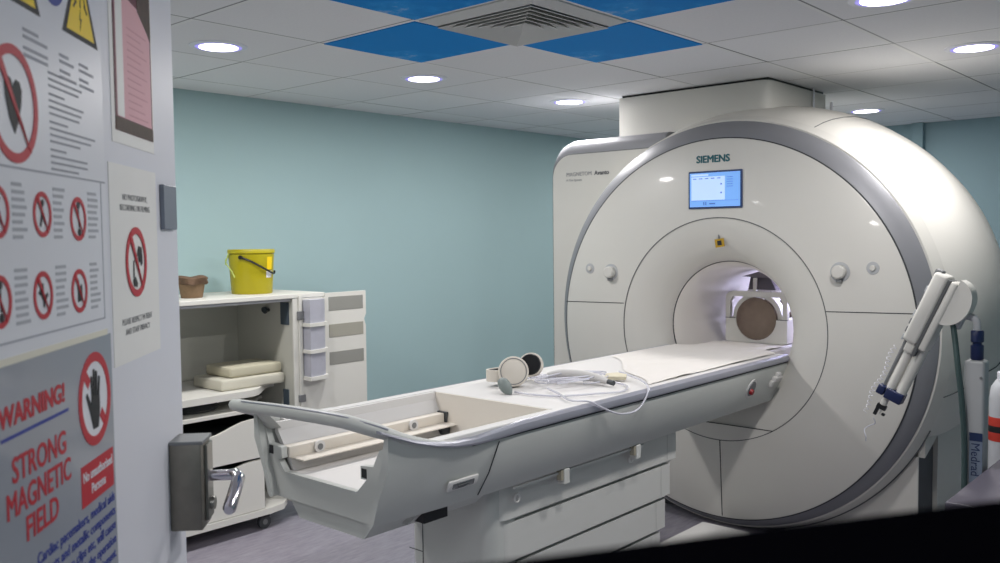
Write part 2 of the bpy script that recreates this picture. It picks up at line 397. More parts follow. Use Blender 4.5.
# side shell
b = new()
sh = [(1.104, FY+.1605), (1.126, FY+.24), (1.144, FY+.34), (1.156, FY+.48), (1.163, FY+.64), (1.166, FY+.80), (1.152, FY+.96), (1.124, FY+1.14), (1.085, FY+1.32), (1.03, FY+1.48), (.96, FY+1.58), (.5, FY+1.62)]
def shz(y): return CZ+.022+.040*min(1, max(0, (y-FY-.16)/.45))
def shp(r, y, a): return (CX+r*math.cos(a), y, shz(y)+r*math.sin(a))
loft(b, [[shp(r, y, math.radians(-26+232*k/120)) for k in range(121)] for r, y in sh], False, False)
obj('side_shell', b, WHITE2, S, True, ang=50)
for a in (66,):
    a = math.radians(a); b = new(); pts = [shp(r+.001, y, a) for r, y in sh[:-1]]
    tube(b, pts, .0022, 6); obj('shell_seam', b, SEAM, S)
b = new()
pts = [shp(r+.0005, y, math.radians(d)) for (r, y), d in zip(sh[:-1], (-15, -14.5, -14, -13.5, -13, -12.5, -12, -12, -12, -12, -12))]
tube(b, smoothpts(pts, 4), .003, 6); obj('shell_seam', b, SEAM, S)
# lower body under the shell
b = new()
pts = [(CX+.955, 0), (CX+.955, .54), (CX+.80, .36), (CX+.62, .20), (CX+.3, .06), (CX+.3, 0)]
xz(b, pts, 4.425, 4.437); obj('foot_cover', b, WHITE, S)
b = new(); yz(b, [(4.70, 0), (4.70, .62), (5.10, .72), (5.85, .72), (5.85, 0)], CX-.955, CX+.965); obj('base_cover', b, WHITE, S)
b = new(); box(b, CX-.9, CX+.945, 4.46, 4.69, .0, .60); obj('shaded_recess_base', b, DGREY, S)  # dark grey puts the shade of the recess into the colour
b = new(); yz(b, [(4.425, .50), (4.425, .66), (5.9, .80), (5.9, .70), (5.05, .70), (4.72, .61)], CX+.90, CX+.985); obj('side_skirt', b, WHITE, S)
b = new(); cyl(b, (CX+.984, 4.50, .615), (CX+.992, 4.50, .615), .012, 14); obj('side_screw', b, MGREY, S)
b = new(); box(b, CX+.968, CX+.985, 5.30, 5.345, .50, .70, .006); obj('side_handle', b, MGREY, S)
# seams on the front
def seam(x0, z0, x1, z1, wd=.0045, y=FY, nm='cover_seam', m=None):
    d = Vector((x1-x0, 0, z1-z0)); L_ = d.length; d.normalize(); n_ = Vector((-d.z, 0, d.x))*wd/2
    A = Vector((x0, 0, z0)); B = Vector((x1, 0, z1)); b = new()
    xz(b, [((A+n_).x, (A+n_).z), ((B+n_).x, (B+n_).z), ((B-n_).x, (B-n_).z), ((A-n_).x, (A-n_).z)], y-.0008, y+.002); return obj(nm, b, m or DSEAM, S)
b = new(); lathe_y(b, [(.5855, FY-.0008), (.5900, FY-.0008), (.5900, FY+.002), (.5855, FY+.002)], CX, CZ, 128, closed=True); obj('round_seam', b, SEAM, S)
b = new(); lathe_y(b, [(.3535, 4.400), (.3585, 4.398), (.3585, 4.404), (.3535, 4.406)], CX, CZ, 96, closed=True); obj('round_seam', b, DSEAM, S)
b = new(); lathe_y(b, [(.9985, FY+.004), (1.004, FY+.006), (1.004, FY+.012), (.998, FY+.012)], CX, CZ, 160, closed=True); obj('round_seam', b, DSEAM, S)
seam(CX-.998, 1.172, CX-.588, 1.178); seam(CX+.578, 1.186, CX+.996, 1.196); seam(CX-.31, CZ-.5, CX+.31, CZ-.5, .004)
seam(CX+.015, CZ-.588, CX+.03, CZ-.99, .005)
# shallow ridge in the flare, warning tag
b = new(); box(b, CX-.13, CX+.12, FY+.020, FY+.034, CZ+.490, CZ+.498, .003); obj('laser_ridge', b, WHITE, S)
Tg = frame((CX+.005, FY+.015, CZ+.455), (math.cos(.15), 0, math.sin(.15)), (-math.sin(.15), 0, math.cos(.15)))
b = new(); box(b, -.026, .026, -.022, .022, 0, .003, M=Tg); wt = obj('warning_tag', b, mat_('tag_amber', (176, 140, 20), .5), S)
b = new(); box(b, -.012, .012, -.012, .012, .003, .004, M=Tg); obj('tag_print', b, INK, wt)
b = new(); cyl(b, (CX, FY+.018, CZ+.476), (CX-.003, FY+.022, CZ+.51), .006, 8); obj('tag_hook', b, MGREY, S)
# screen
SX0, SX1, SZ0, SZ1 = -2.432, -2.122, 1.700, 1.898
b = new(); box(b, SX0, SX1, FY-.008, FY+.01, SZ0, SZ1, .004); scr = obj('screen', b, mat_('screen_bezel', (40, 64, 110), .3), S)
b = new(); box(b, SX0+.010, SX1-.010, FY-.010, FY-.006, SZ0+.010, SZ1-.010); obj('display', b, SCRM, scr)
b = new(); box(b, SX0+.02, SX0+.215, FY-.0106, FY-.0098, SZ0+.045, SZ1-.030); box(b, SX0+.02, SX0+.12, FY-.0106, FY-.0098, SZ1-.026, SZ1-.016); obj('display_window', b, SCRW, scr)
b = new()
for z_ in (.035, .047, .059, .071, .083): box(b, SX1-.085, SX1-.03-.01*(int(z_*1000) % 3), FY-.0106, FY-.0098, SZ1-z_-.003, SZ1-z_)
for k in range(5): box(b, SX0+.03+.035*k, SX0+.05+.035*k, FY-.0114, FY-.0098, SZ1-.042, SZ1-.038)
for k in (0, 1): box(b, SX0+.09+k*.012, SX0+.097+k*.012, FY-.0106, FY-.0098, SZ0+.018, SZ0+.036)
box(b, SX0+.125, SX0+.16, FY-.0106, FY-.0098, SZ0+.022, SZ0+.030)
for z_ in (.075, .12): box(b, SX0+.19, SX0+.198, FY-.0114, FY-.0098, SZ1-z_, SZ1-z_+.008)
box(b, SX0+.02, SX1-.02, FY-.0106, FY-.0098, SZ0+.041, SZ0+.0425)
obj('display_print', b, SCRL, scr)
FM = lambda x, z, y=FY-.0012: frame((x, y, z), (1, 0, 0), (0, 0, 1))
text('brand_lettering', 'SIEMENS', .052, FM(-2.388, 1.943), TEALTXT, S, .001, .0022, sx=1.0)
# control knobs and sockets
def knob(x, z, big):
    r = .033 if big else .014; b = new(); lathe_y(b, [(0, FY-.035 if big else FY-.012), (r*.8, FY-.035 if big else FY-.012), (r, FY-.028 if big else FY-.008), (r, FY), (r*1.0, FY)], x, z, 28)
    k = obj('control_knob' if big else 'call_socket', b, MATS['scanner_white'], S, True)
    rr = r*1.42 if big else r*2.1
    b = new(); lathe_y(b, [(r*1.02, FY-.003), (rr, FY-.002), (rr+.001, FY)], x, z, 32); obj('knob_ring', b, mat_('ring_light_grey', (176, 178, 180), .4), k, True)
    if big:
        b = new(); box(b, x-.014, x+.014, FY-.02, FY, z-.05, z-.028, .004); obj('knob_tab', b, MGREY, k)
for x, z, g in ((-2.939, 1.354, 1), (-3.087, 1.372, 0), (-1.620, 1.379, 1), (-1.467, 1.400, 0)): knob(x, z, g)
# left wing panel
def wing(l, r, top, bot, rad):
    p = [(r, bot), (r, top)]
    for i in range(13):
        a = PI/2+i*PI/2/12; p.append((l+rad+rad*math.cos(a), top-rad+rad*math.sin(a)))
    p.append((l, bot)); return p
b = new(); WY = 4.44
w0 = wing(-3.508, -2.70, 2.065, .06, .14); w1 = wing(-3.482, -2.70, 2.073, .06, .145)
xz(b, w0, WY, WY+.03); wp = obj('wing_panel', b, WHITE, S)
b = new(); g0 = wing(-3.516, -2.70, 2.070, .06, .145); xz(b, g0, WY+.006, WY+.05); obj('wing_seam', b, SEAM, S)
b = new()
loft(b, [[(p[0], y, p[1]) for p in wing(l, -2.70, t_, .06, rd)] for l, t_, rd, y in ((-3.518, 2.078, .147, WY+.010), (-3.521, 2.116, .165, WY+.016), (-3.525, 2.146, .180, WY+.032), (-3.530, 2.156, .185, WY+.06), (-3.532, 2.158, .185, WY+.14), (-3.52, 2.15, .18, WY+.30))])
obj('wing_trim', b, BAND, S, True, ang=50)
text('model_lettering', 'MAGNETOM', .035, frame((-3.402, WY-.0012, 1.932), (1, 0, 0), (0, 0, 1)), mat_('grey_lettering', (128, 130, 136), .5), S, .001, 0, sx=.98)
text('model_lettering', 'Avanto', .037, frame((-3.188, WY-.0012, 1.932), (1, 0, 0), (0, 0, 1)), mat_('dark_lettering', (74, 76, 82), .5), S, .001, .0012)
text('model_lettering', 'A Tim System', .019, frame((-3.402, WY-.0012, 1.902), (1, 0, 0), (0, 0, 1)), MATS['grey_lettering'], S, .001, 0, sx=1.1)
# duct cladding up to the ceiling
b = new(); pts = [(-3.10, 5.36), (-3.10, 4.58)]
for i in range(7):
    a = -PI/2+i*PI/2/6; pts.append((-2.14-.06+.06*math.cos(a), 4.58+.06+.06*math.sin(a)))
pts.append((-2.14, 5.36))
xy(b, pts, 1.75, CEIL-.014); obj('duct_cladding', b, WHITE2, S, True, ang=40)
b = new(); box(b, -3.09, -2.15, 4.60, 5.35, CEIL-.014, CEIL); obj('shadow_gap', b, BLACKP, S)
b = new(); cyl(b, (-2.125, 5.15, 2.0), (-2.125, 5.15, CEIL), .006, 10); obj('conduit', b, PAPER, S)
b = new(); cyl(b, (-2.08, 5.30, 2.0), (-2.08, 5.30, 2.34), .009, 10); obj('conduit', b, PAPER, S)

# ------------------------------------------------------------ patient table
TC = -2.266
P = thing('patient_table', 'long off-white patient table with an open scooped foot end running into the scanner bore', 'patient table', (TC, 3.0, 0))
def mir(pts): return pts+[(-x, z) for x, z in reversed(pts)]
def side(sgn):
    b = new(); st = []
    for y, zt, ztop in ((1.665, .995, 0), (1.72, .975, 0), (1.80, .950, 0), (1.90, .930, 0), (2.02, .918, 0), (2.17, .918, 0), (3.2, .918, 0), (4.325, .918, 0)):
        wt_ = .352 if y > 1.72 else .342
        kk = .925+.075*min(1, max(0, (y-1.72)/.35))
        ye = y-.035*(y > 4.2)
        st.append([(TC+sgn*wt_, y, zt), (TC+sgn*.355*(.5+kk/2), y, .90), (TC+sgn*.318*kk, y, .80), (TC+sgn*.292*kk, ye, .725), (TC+sgn*.280*kk, ye, .712), (TC+sgn*.262*kk, ye, .716), (TC+sgn*.296*kk, y, .80), (TC+sgn*.332*kk, y, .90), (TC+sgn*(wt_-.016), y, zt)])
    loft(b, st); return obj('side_panel', b, TABLE, P, True, ang=30)
SP = side(1); side(-1)
# silver rails
for sgn in (1, -1):
    b = new(); st = []
    for y, dz, k in ((1.62, .085, .25), (1.68, .062, .30), (1.75, .036, .36), (1.83, .014, .45), (1.92, -.003, .55), (2.02, -.009, .72), (2.12, -.006, .9), (2.24, -.001, 1), (2.5, 0, 1), (4.325, 0, 1)):
        st.append([(TC+sgn*(.340+(x-.340)*(1 if y > 1.7 else .9)+.006*(1-k)), y, .935+(z-.935)*k+dz) for x, z in ((.340, .953), (.352, .951), (.362, .944), (.366, .930), (.364, .921), (.358, .917), (.340, .917))])
    loft(b, st); obj('rail', b, RAIL, P, True, ang=30)
    b = new(); box(b, TC+sgn*.304, TC+sgn*.343, 1.76, 4.325, .905, .9515, .003); obj('inner_lip', b, DECK, P)
    b = new(); box(b, TC+sgn*.340, TC+sgn*.3595, 2.0, 4.325, .9125, .9175); obj('rail_seam', b, DSEAM, P)
# foot-end handle
hp = [(TC+.352, 2.16, .932), (TC+.352, 2.02, .930), (TC+.350, 1.92, .934), (TC+.344, 1.82, .952), (TC+.335, 1.73, .980), (TC+.318, 1.655, 1.012), (TC+.285, 1.600, 1.036), (TC+.22, 1.578, 1.046), (TC+.0, 1.566, 1.044), (TC-.22, 1.572, 1.032), (TC-.315, 1.582, 1.026), (TC-.340, 1.600, 1.018), (TC-.350, 1.66, .994), (TC-.350, 1.75, .962), (TC-.352, 1.86, .940), (TC-.350, 2.0, .934)]
hs = smoothpts(hp, 5); n = len(hs)
b = new(); tube(b, hs, [.003+.018*min(1, max(0, i-2)/24)-.005*max(0, (i-n*.5)/(n*.5)) for i in range(n)], 14); obj('foot_handle', b, RAIL if False else TABLE, P, True, ang=60)
b = new(); tube(b, [Vector(v)+Vector((0, -.0, .0)) + (Vector((0, -.012, .017)) if 30 < i < n-14 else Vector((.016, 0, .012)) if i <= 30 else Vector((-.01, 0, .014))) for i, v in enumerate(hs[24:int(n*.62)], 24)], .003, 6); obj('handle_trim', b, RAIL, P, True)
# webs joining the handle to the end plate
def web(sgn):
    b = new()
    A = [(sgn*.262, 1.60, 1.028), (sgn*.315, 1.64, 1.010), (sgn*.338, 1.70, .985), (sgn*.346, 1.78, .955)]
    Bb = [(sgn*.290, 1.70, .93), (sgn*.325, 1.70, .93), (sgn*.352, 1.72, .92), (sgn*.352, 1.78, .90)]
    loft(b, [[(TC+a[0], a[1], a[2]) for a in A]+[(TC+a[0]-sgn*.012, a[1]+.03, a[2]-.004) for a in reversed(A)],
             [(TC+a[0], a[1], a[2]) for a in Bb]+[(TC+a[0]-sgn*.012, a[1]+.03, a[2]) for a in reversed(Bb)]])
    obj('corner_web', b, TABLE, P, True, ang=60)
web(-1)
# end plate with notched opening
outer = [(-.338, .950), (-.322, .885), (-.268, .740), (-.252, .712), (.252, .712), (.268, .740), (.322, .885), (.338, .950)]
inner = [(.306, .955), (.274, .944), (.244, .890), (.186, .884), (.186, .845), (.212, .845), (.166, .800), (-.206, .800), (-.240, .836), (-.220, .842), (-.222, .878), (-.290, .882), (-.318, .942), (-.335, .955)]
b = new(); pl = [(TC+x, z) for x, z in outer+inner]; xz(b, pl, 1.690, 1.712); obj('end_plate', b, TABLE, P)
# tray
for x_ in (-.2905, .192):
    b = new(); box(b, TC+x_, TC+x_+.022, 1.6885, 1.691, .85, .878); obj('slot', b, BLACKP, P)
b = new(); box(b, TC-.21, TC+.18, 1.70, 2.50, .775, .799); obj('tray_floor', b, DECK, P)
for sgn in (1, -1):
    b = new(); xz(b, [(TC+sgn*.19, .79), (TC+sgn*.205, .79), (TC+sgn*.305, .915), (TC+sgn*.305, .948), (TC+sgn*.290, .948), (TC+sgn*.285, .92)], 1.722, 2.48); obj('tray_wall', b, DECK, P)
b = new(); box(b, TC-.275, TC-.150, 1.725, 2.47, .835, .840, .002); obj('tray_ledge', b, CREAM, P)
b = new(); box(b, TC-.262, TC-.215, 1.715, 2.44, .838, .876, .004); tb = obj('coil_rail', b, CREAM, P)
for y in (1.835, 2.27):
    b = new(); cyl(b, (TC-.214, y, .857), (TC-.205, y, .857), .021, 24); rg = obj('plug_ring', b, DECK, tb, True)
    b = new(); cyl(b, (TC-.206, y, .857), (TC-.2035, y, .857), .011, 18); obj('socket_hole', b, MGREY, rg)
b = new(); box(b, TC-.262, TC-.205, 2.44, 2.452, .83, .88); obj('rail_stop', b, DGREY, P)
b = new(); box(b, TC-.235, TC-.185, 2.40, 2.45, .80, .826, .004); obj('plug_block', b, DGREY, P)
b = new(); yz(b, [(2.465, .948), (2.475, .948), (2.475, .78), (2.435, .78)], TC-.30, TC+.30); obj('tray_end_wall', b, CREAM, P)
# deck
b = new(); box(b, TC-.335, TC+.335, 2.472, 4.325, .915, .950, .004); obj('deck', b, DECK, P)
b = new(); xz(b, [(TC-.24, .722), (TC+.24, .722), (TC+.30, .915), (TC-.30, .915)], 2.5, 4.27); obj('underframe', b, TABLE, P)
b = new(); box(b, TC-.215, TC+.215, 4.325, 5.45, .885, .948, .01); obj('sliding_board', b, DECK, P)
# side panel details
def onside(y, z, off=.0): # point on near side panel
    t_ = (z-.725)/(.90-.725); return Vector((TC+.292+(.355-.292)*t_+off, y, z))
nx = Vector((.9415, 0, -.337))
def sideframe(y, z, off=0.): return frame(onside(y, z)+nx*off, (0, 1, 0), (.337, 0, .9415))
b = new(); tube(b, [onside(2.125, .905)+nx*.0005, onside(2.11, .80)+nx*.004, onside(2.088, .725)+nx*.001], .0022, 6); obj('panel_seam', b, DSEAM, P)
Ms = sideframe(1.995, .790); M2 = Ms @ Matrix.Rotation(math.radians(0), 4, 'Z')
b = new(); box(b, -.068, .068, -.019, .019, -.004, .006, .006, M=M2); hd = obj('recessed_handle', b, DECK, P, True)
b = new(); box(b, -.05, .045, -.010, .010, .0055, .0075, .003, M=M2); obj('handle_recess', b, MGREY, hd)
b = new(); box(b, -.03, .02, -.002, .003, .0075, .012, .002, M=M2); obj('handle_latch', b, DGREY, hd)
Ms = sideframe(3.975, .822)
b = new(); bmesh.ops.create_cone(b, cap_ends=True, segments=28, radius1=.045, radius2=.042, depth=.008, matrix=Ms @ Matrix.Diagonal((1.0, 1.15, 1, 1))); st_ = obj('stop_surround', b, DECK, P, True)
b = new(); bmesh.ops.create_cone(b, cap_ends=True, segments=28, radius1=.034, radius2=.033, depth=.004, matrix=Ms @ Matrix.Translation((0, 0, .005)) @ Matrix.Diagonal((1, 1.15, 1, 1))); obj('stop_recess', b, MGREY, st_, True)
b = new(); bmesh.ops.create_cone(b, cap_ends=True, segments=20, radius1=.016, radius2=.013, depth=.016, matrix=Ms @ Matrix.Translation((-.008, -.012, .012))); obj('stop_button', b, mat_('button_red', (150, 20, 30), .4), st_, True)
Ms = sideframe(4.215, .845)
b = new(); box(b, -.035, .045, -.012, .014, 0, .025, .005, M=Ms); box(b, -.05, -.02, -.04, -.008, 0, .018, .005, M=Ms); box(b, -.01, .025, .010, .034, 0, .02, .006, M=Ms); obj('side_clip', b, DECK, P, True)
# lower box and pedestal
b = new()
xz(b, [(TC-.165, .648), (TC+.165, .648), (TC+.225, .715), (TC-.225, .715)], 1.715, 1.90); obj('lower_tray', b, TABLE, P)
b = new(); xz(b, [(TC-.20, .662), (TC+.20, .662), (TC+.262, .716), (TC-.262, .716)], 1.86, 2.175); lt = obj('lower_fairing', b, TABLE, P)
b = new(); box(b, TC+.205, TC+.258, 1.880, 1.985, .672, .713, .003); obj('black_insert', b, BLACKP, P)
b = new()
pts = [(TC-.20, 2.36), (TC-.20, 2.29)]
for i in range(9):
    a = -PI+i*PI/2/8; pts.append((TC-.20+.05+.05*math.cos(a), 2.28+.05*math.sin(a)))
for i in range(9):
    a = -PI/2+i*PI/2/8; pts.append((TC+.215-.05+.05*math.cos(a), 2.28+.05*math.sin(a)))
pts.append((TC+.215, 2.36)); xy(b, pts, 0, .71); obj('pedestal_front', b, TABLE, P, True, ang=40)
b = new(); box(b, TC-.125, TC-.122, 2.228, 2.2305, 0, .66); obj('column_seam', b, SEAM, P)
b = new(); box(b, TC-.198, TC-.125, 2.228, 2.2305, .40, .403); obj('column_seam', b, SEAM, P)
for i, (z0, z1, y1) in enumerate(((.560, .730, 3.445), (.405, .556, 3.405), (.262, .401, 3.375), (.115, .258, 3.345), (0, .111, 3.315))):
    hw = .228-.007*i; y0 = 2.262+.012*i; b = new()
    c = .05; pts = [(TC-hw, y1), (TC-hw, y0+c)]
    for k in range(7):
        a = -PI+k*PI/2/6; pts.append((TC-hw+c+c*math.cos(a), y0+c+c*math.sin(a)))
    for k in range(7):
        a = -PI/2+k*PI/2/6; pts.append((TC+hw-c+c*math.cos(a), y0+c+c*math.sin(a)))
    pts.append((TC+hw, y1))
    sc = lambda p, k: (TC+(p[0]-TC)*(1-k/hw), p[1]-k*.8*(p[1] > 3), )
    loft(b, [[(*sc(p, .018), z0+.0) for p in pts], [(*sc(p, .018), z0+.012) for p in pts], [(*p, z0+.013) for p in pts], [(*p, z1) for p in pts]])
    tr = obj('lift_cover', b, TGREY, P, True, ang=30)
    b = new(); box(b, TC+hw-.0005, TC+hw+.0008, y1-.075, y1-.072, z0+.02, z1-.002); obj('cover_seam', b, mat_('faint_seam', (176, 176, 172), .6), tr)
# accessory rail beneath the side panel
b = new(); box(b, TC+.262, TC+.270, 2.30, 3.12, .692, .700); ar = obj('accessory_rail', b, TGREY, P)
for y in (2.57, 3.05):
    b = new(); box(b, TC+.255, TC+.288, y-.012, y+.020, .655, .712, .003); br = obj('rail_bracket', b, TGREY, P)
    b = new(); box(b, TC+.262, TC+.284, y-.026, y-.010, .672, .710); obj('bracket_pad', b, mat_('bracket_brown', (156, 150, 134), .7), br)
for y in (2.34, 3.06):
    b = new()
    tube(b, [(TC+.245, y+.014*math.cos(a), .648+.015*math.sin(a)) for a in [2*PI*i/16 for i in range(17)]], .004, 6); obj('eyelet', b, DECK, P, True)

b = new(); box(b, -2.30, -2.03, 3.455, 4.16, 0, .052, .006)
tag(obj('floor_duct_cover', b, DECK), 'low white cover plate on the floor between table pedestal and scanner', 'floor cover')

# ------------------------------------------------------------ paper sheet on the table
b = new(); NX, NY = 26, 70
g = []
for j in range(NY+1):
    row = []
    for i in range(NX+1):
        u, v = i/NX, j/NY
        x = TC-.305+u*.60
        ystart = 3.72-.62*u+.03*math.sin(u*9)
        y = ystart+(4.62-ystart)*v
        if y > 4.33: x = TC+(x-TC)*(1-.30*min(1, (y-4.33)/.05))
        z = .9525+.004*noise.noise(Vector((x*7, y*5, 0)))+.003*noise.noise(Vector((x*20, y*14, 3)))+.003
        ed = min(u, 1-u, v*3); z += .010*max(0, 1-ed*14)*max(0, noise.noise(Vector((x*6, y*6, 9))))
        if v < .02: z = .953
        row.append(b.verts.new((x, y, max(z, .9515))))
    g.append(row)
for j in range(NY):
    for i in range(NX): b.faces.new((g[j][i], g[j][i+1], g[j+1][i+1], g[j+1][i]))
r = bmesh.ops.solidify(b, geom=b.faces[:], thickness=.0016)
tag(obj('paper_sheet', b, SHEET, None, True, ang=80), 'wrinkled white paper sheet spread over the table towards the bore', 'sheet')
# ------------------------------------------------------------ head coil in the bore
HC = TC+.0
H = thing('head_coil', 'white cage-shaped head coil with padded hollow at the head end inside the bore', 'head coil', (HC, 4.86, .948))
y0, y1 = 4.70, 4.98; rc = 1.085
def arc(r, a0, a1, n, cz=rc): return [(HC+r*math.cos(math.radians(a0+(a1-a0)*i/n)), cz+r*math.sin(math.radians(a0+(a1-a0)*i/n))) for i in range(n+1)]
b = new(); pts = [(HC-.185, rc), (HC-.185, .958), (HC-.17, .95), (HC+.17, .95), (HC+.185, .958), (HC+.185, rc)]+arc(.122, 0, -180, 20); xz(b, pts, y0, y1); obj('coil_base', b, CREAM if False else WHITE2, H, True, ang=30)
b = new(); box(b, HC-.1855, HC-.124, y0-.0008, y0+.01, rc-.002, rc+.002); box(b, HC+.124, HC+.1855, y0-.0008, y0+.01, rc-.002, rc+.002); obj('coil_joint', b, SEAM, H)
def archpoly(ro, ri, top_o, top_i):
    o_ = [(HC+.185, rc), (HC+.185, rc+.10)]+[(HC+.185-.05+.05*math.cos(a), rc+.115+.04*math.sin(a)) for a in [i*PI/2/6 for i in range(7)]]+[(HC-.185+.05-.05*math.cos(a), rc+.115+.04*math.sin(a)) for a in [PI/2-i*PI/2/6 for i in range(7)]]+[(HC-.185, rc+.10), (HC-.185, rc)]
    i_ = [(HC-.158, rc), (HC-.158, rc+.095), (HC-.14, rc+.125), (HC+.14, rc+.125), (HC+.158, rc+.095), (HC+.158, rc)]
    return o_+i_
for ya, yb in ((y0, y0+.03), (y1-.04, y1)):
    b = new(); xz(b, archpoly(0, 0, 0, 0), ya, yb); ff = obj('coil_frame', b, WHITE2, H, True, ang=30)
b = new(); xz(b, arc(.148, 0, 180, 24)+arc(.122, 180, 0, 24), y0+.02, y0+.075); obj('coil_hoop', b, WHITE2, H, True, ang=30)
b = new(); xz(b, arc(.148, 0, 180, 24)+arc(.122, 180, 0, 24), y1-.08, y1-.03); obj('coil_hoop', b, WHITE2, H, True, ang=30)
for a in (20, 55, 90, 125, 160):
    a = math.radians(a); b = new(); tube(b, [(HC+.135*math.cos(a), y0+.05, rc+.135*math.sin(a)), (HC+.135*math.cos(a), y1-.04, rc+.135*math.sin(a))], .012, 10); obj('coil_rod', b, WHITE2, H, True)
b = new(); lathe_y(b, [(.1205, y0+.004), (.116, y0+.02), (.100, y0+.045), (.0, y0+.062), (.0, y1), (.120, y1)], HC, rc, 32); obj('padding', b, LINERB, H, True, ang=60)
b = new(); loft(b, [[(HC-.055, y0+.02, 1.25), (HC+.11, y0+.02, 1.25), (HC+.11, y0+.13, 1.25), (HC-.055, y0+.13, 1.25)], [(HC-.055, y0+.05, 1.32), (HC+.06, y0+.05, 1.32), (HC+.06, y0+.10, 1.32), (HC-.055, y0+.10, 1.32)]])
mb = obj('mirror_bracket', b, mat_('bracket_dark', (92, 88, 96), .4), H)
b = new(); xz(b, [(HC-.10, 1.322), (HC+.0, 1.350), (HC+.09, 1.315), (HC+.0, 1.318)], y0+.03, y0+.11); obj('mirror_hood', b, mat_('hood_grey', (110, 106, 112), .5), mb)
b = new(); box(b, HC-.022, HC-.004, y0+.012, y0+.03, 1.24, 1.315); obj('mirror_edge', b, WHITE, mb)

# ------------------------------------------------------------ headphones, bulb, tubing on the table
HPX = -2.40
HP = thing('mri_headphones', 'white pneumatic headphones with black padding lying on the table', 'headphones', (HPX, 2.76, .952))
def earcup(c, d, r, nm, inner):
    d = Vector(d).normalized(); c = Vector(c); b = new()
    tube(b, [c+d*t_ for t_ in (-.022, -.018, 0, .016, .020)], [r*.82, r*.96, r, r*.97, r*.86], 36); o = obj(nm, b, CREAM, HP, True, ang=50)
    b = new(); cc = c+d*(.022 if inner else -.0225); tube(b, [c-d*.0225, c-d*.030] if inner else [c-d*.025, c-d*.038], [r*.86, r*.78], 30); obj('ear_pad', b, BLACKP, o, True)
    b = new(); a1 = d.cross(Vector((0, 0, 1))).normalized(); a2 = a1.cross(d)
    tube(b, [c+d*.0205+(a1*math.cos(t_)+a2*math.sin(t_))*r*.84 for t_ in [2*PI*i/30 for i in range(31)]], .0016, 6); obj('cup_groove', b, MGREY, o)
    return o
tocam = Vector((2.4, -2.76, .45)).normalized()
earcup((-2.375, 2.735, 1.014), (tocam.x+.05, tocam.y, .22), .063, 'ear_cup', False)
earcup((-2.43, 2.915, 1.016), (-(tocam.x-.22), -tocam.y, -.22), .053, 'ear_cup', True)
# headband lying to the left
b = new(); k = []
for i in range(21):
    a = math.radians(0+180*i/20)
    k.append(Vector((-2.375-.035*math.sin(a)*1.9-.08*(i/20), 2.73-.115*math.sin(a)+.155*(i/20), .995+.0*math.sin(a))))
rings = []
for i, v in enumerate(k):
    T = (k[min(i+1, 20)]-k[max(i-1, 0)]).normalized(); N = Vector((0, 0, 1)).cross(T).normalized()
    rings.append([v+N*.004+Vector((0, 0, .024)), v+N*.004-Vector((0, 0, .024)), v-N*.004-Vector((0, 0, .024)), v-N*.004+Vector((0, 0, .024))])
loft(b, rings); hb = obj('headband', b, CREAM, HP, True, ang=40)
b = new(); rings2 = []
for i, v in enumerate(k[2:-2]):
    i += 2; T = (k[i+1]-k[i-1]).normalized(); N = Vector((0, 0, 1)).cross(T).normalized(); c_ = (k[0]+k[20])/2; sg = 1 if (c_-v).dot(N) > 0 else -1
    rings2.append([v+N*sg*.0045+Vector((0, 0, .021)), v+N*sg*.0045-Vector((0, 0, .021)), v+N*sg*.010-Vector((0, 0, .018)), v+N*sg*.010+Vector((0, 0, .018))])
loft(b, rings2); obj('band_padding', b, BLACKP, hb, True)
# squeeze bulb
bx = Vector((-2.300, 2.60, .978)); bd = Vector((.35, -.05, -.30)).normalized(); b = new()
tube(b, [bx+bd*t_ for t_ in (-.040, -.036, -.024, -.008, .010, .026, .036, .042)], [.006, .015, .022, .0245, .023, .017, .010, .005], 22)
SB = obj('squeeze_bulb', b, BULB, None, True, ang=70); tag(SB, 'grey rubber patient call bulb lying in front of the headphones', 'call bulb')
def tubing(name, pts, r, m, label, cat, group=None):
    b = new(); tube(b, smoothpts(pts, 6), r, 8); return tag(obj(name, b, m, None, True, ang=80), label, cat, group)
zt = .9575
tubing('air_tube', [(-2.27, 2.62, zt), (-2.18, 2.62, zt), (-2.08, 2.66, zt), (-1.99, 2.78, zt+.002), (-1.95, 2.90, zt), (-2.02, 3.02, zt), (-2.14, 3.04, zt+.003), (-2.22, 3.0, zt)], .004, TUBE, 'thin clear tube running from the grey bulb across the table', 'tube', 'clear tubing on the table')
tubing('air_tube', [(-2.20, 3.24, zt+.012), (-2.08, 3.16, zt+.012), (-1.98, 3.08, .972), (-1.905, 3.01, .960), (-1.893, 2.96, .915), (-1.893, 2.90, .886), (-1.893, 2.80, .890), (-1.893, 2.72, .915), (-1.893, 2.66, .940), (-1.91, 2.62, .962), (-1.98, 2.60, .961), (-2.10, 2.68, .962), (-2.20, 2.74, .962)], .004, TUBE, 'clear tube drooping in a loop over the near edge of the table', 'tube', 'clear tubing on the table')
random.seed(3)
for q_ in range(11):
    cx_, cy_ = -2.30+random.uniform(-.07, .13), 2.93+random.uniform(-.08, .12); ra, rb = random.uniform(.09, .17), random.uniform(.05, .10); ph = random.uniform(0, 3); rot = random.uniform(.2, 1.3)
    pts = []
    for i in range(13):
        a = ph+i*2*PI*.9/12; lx, ly = ra*math.cos(a), rb*math.sin(a)
        x_ = cx_+lx*math.sin(rot)*.7+ly*math.cos(rot)*.7; y_ = cy_+lx*math.cos(rot)-ly*math.sin(rot)*.8
        pts.append((min(max(x_, -2.56), -1.96), y_, zt+.003+.003*q_+.004*math.sin(a*2+q_)))
    tubing('coiled_tube', pts, .0032, TUBE, 'loop of clear plastic tubing heaped beside the headphones', 'tube', 'heap of clear tubing loops')
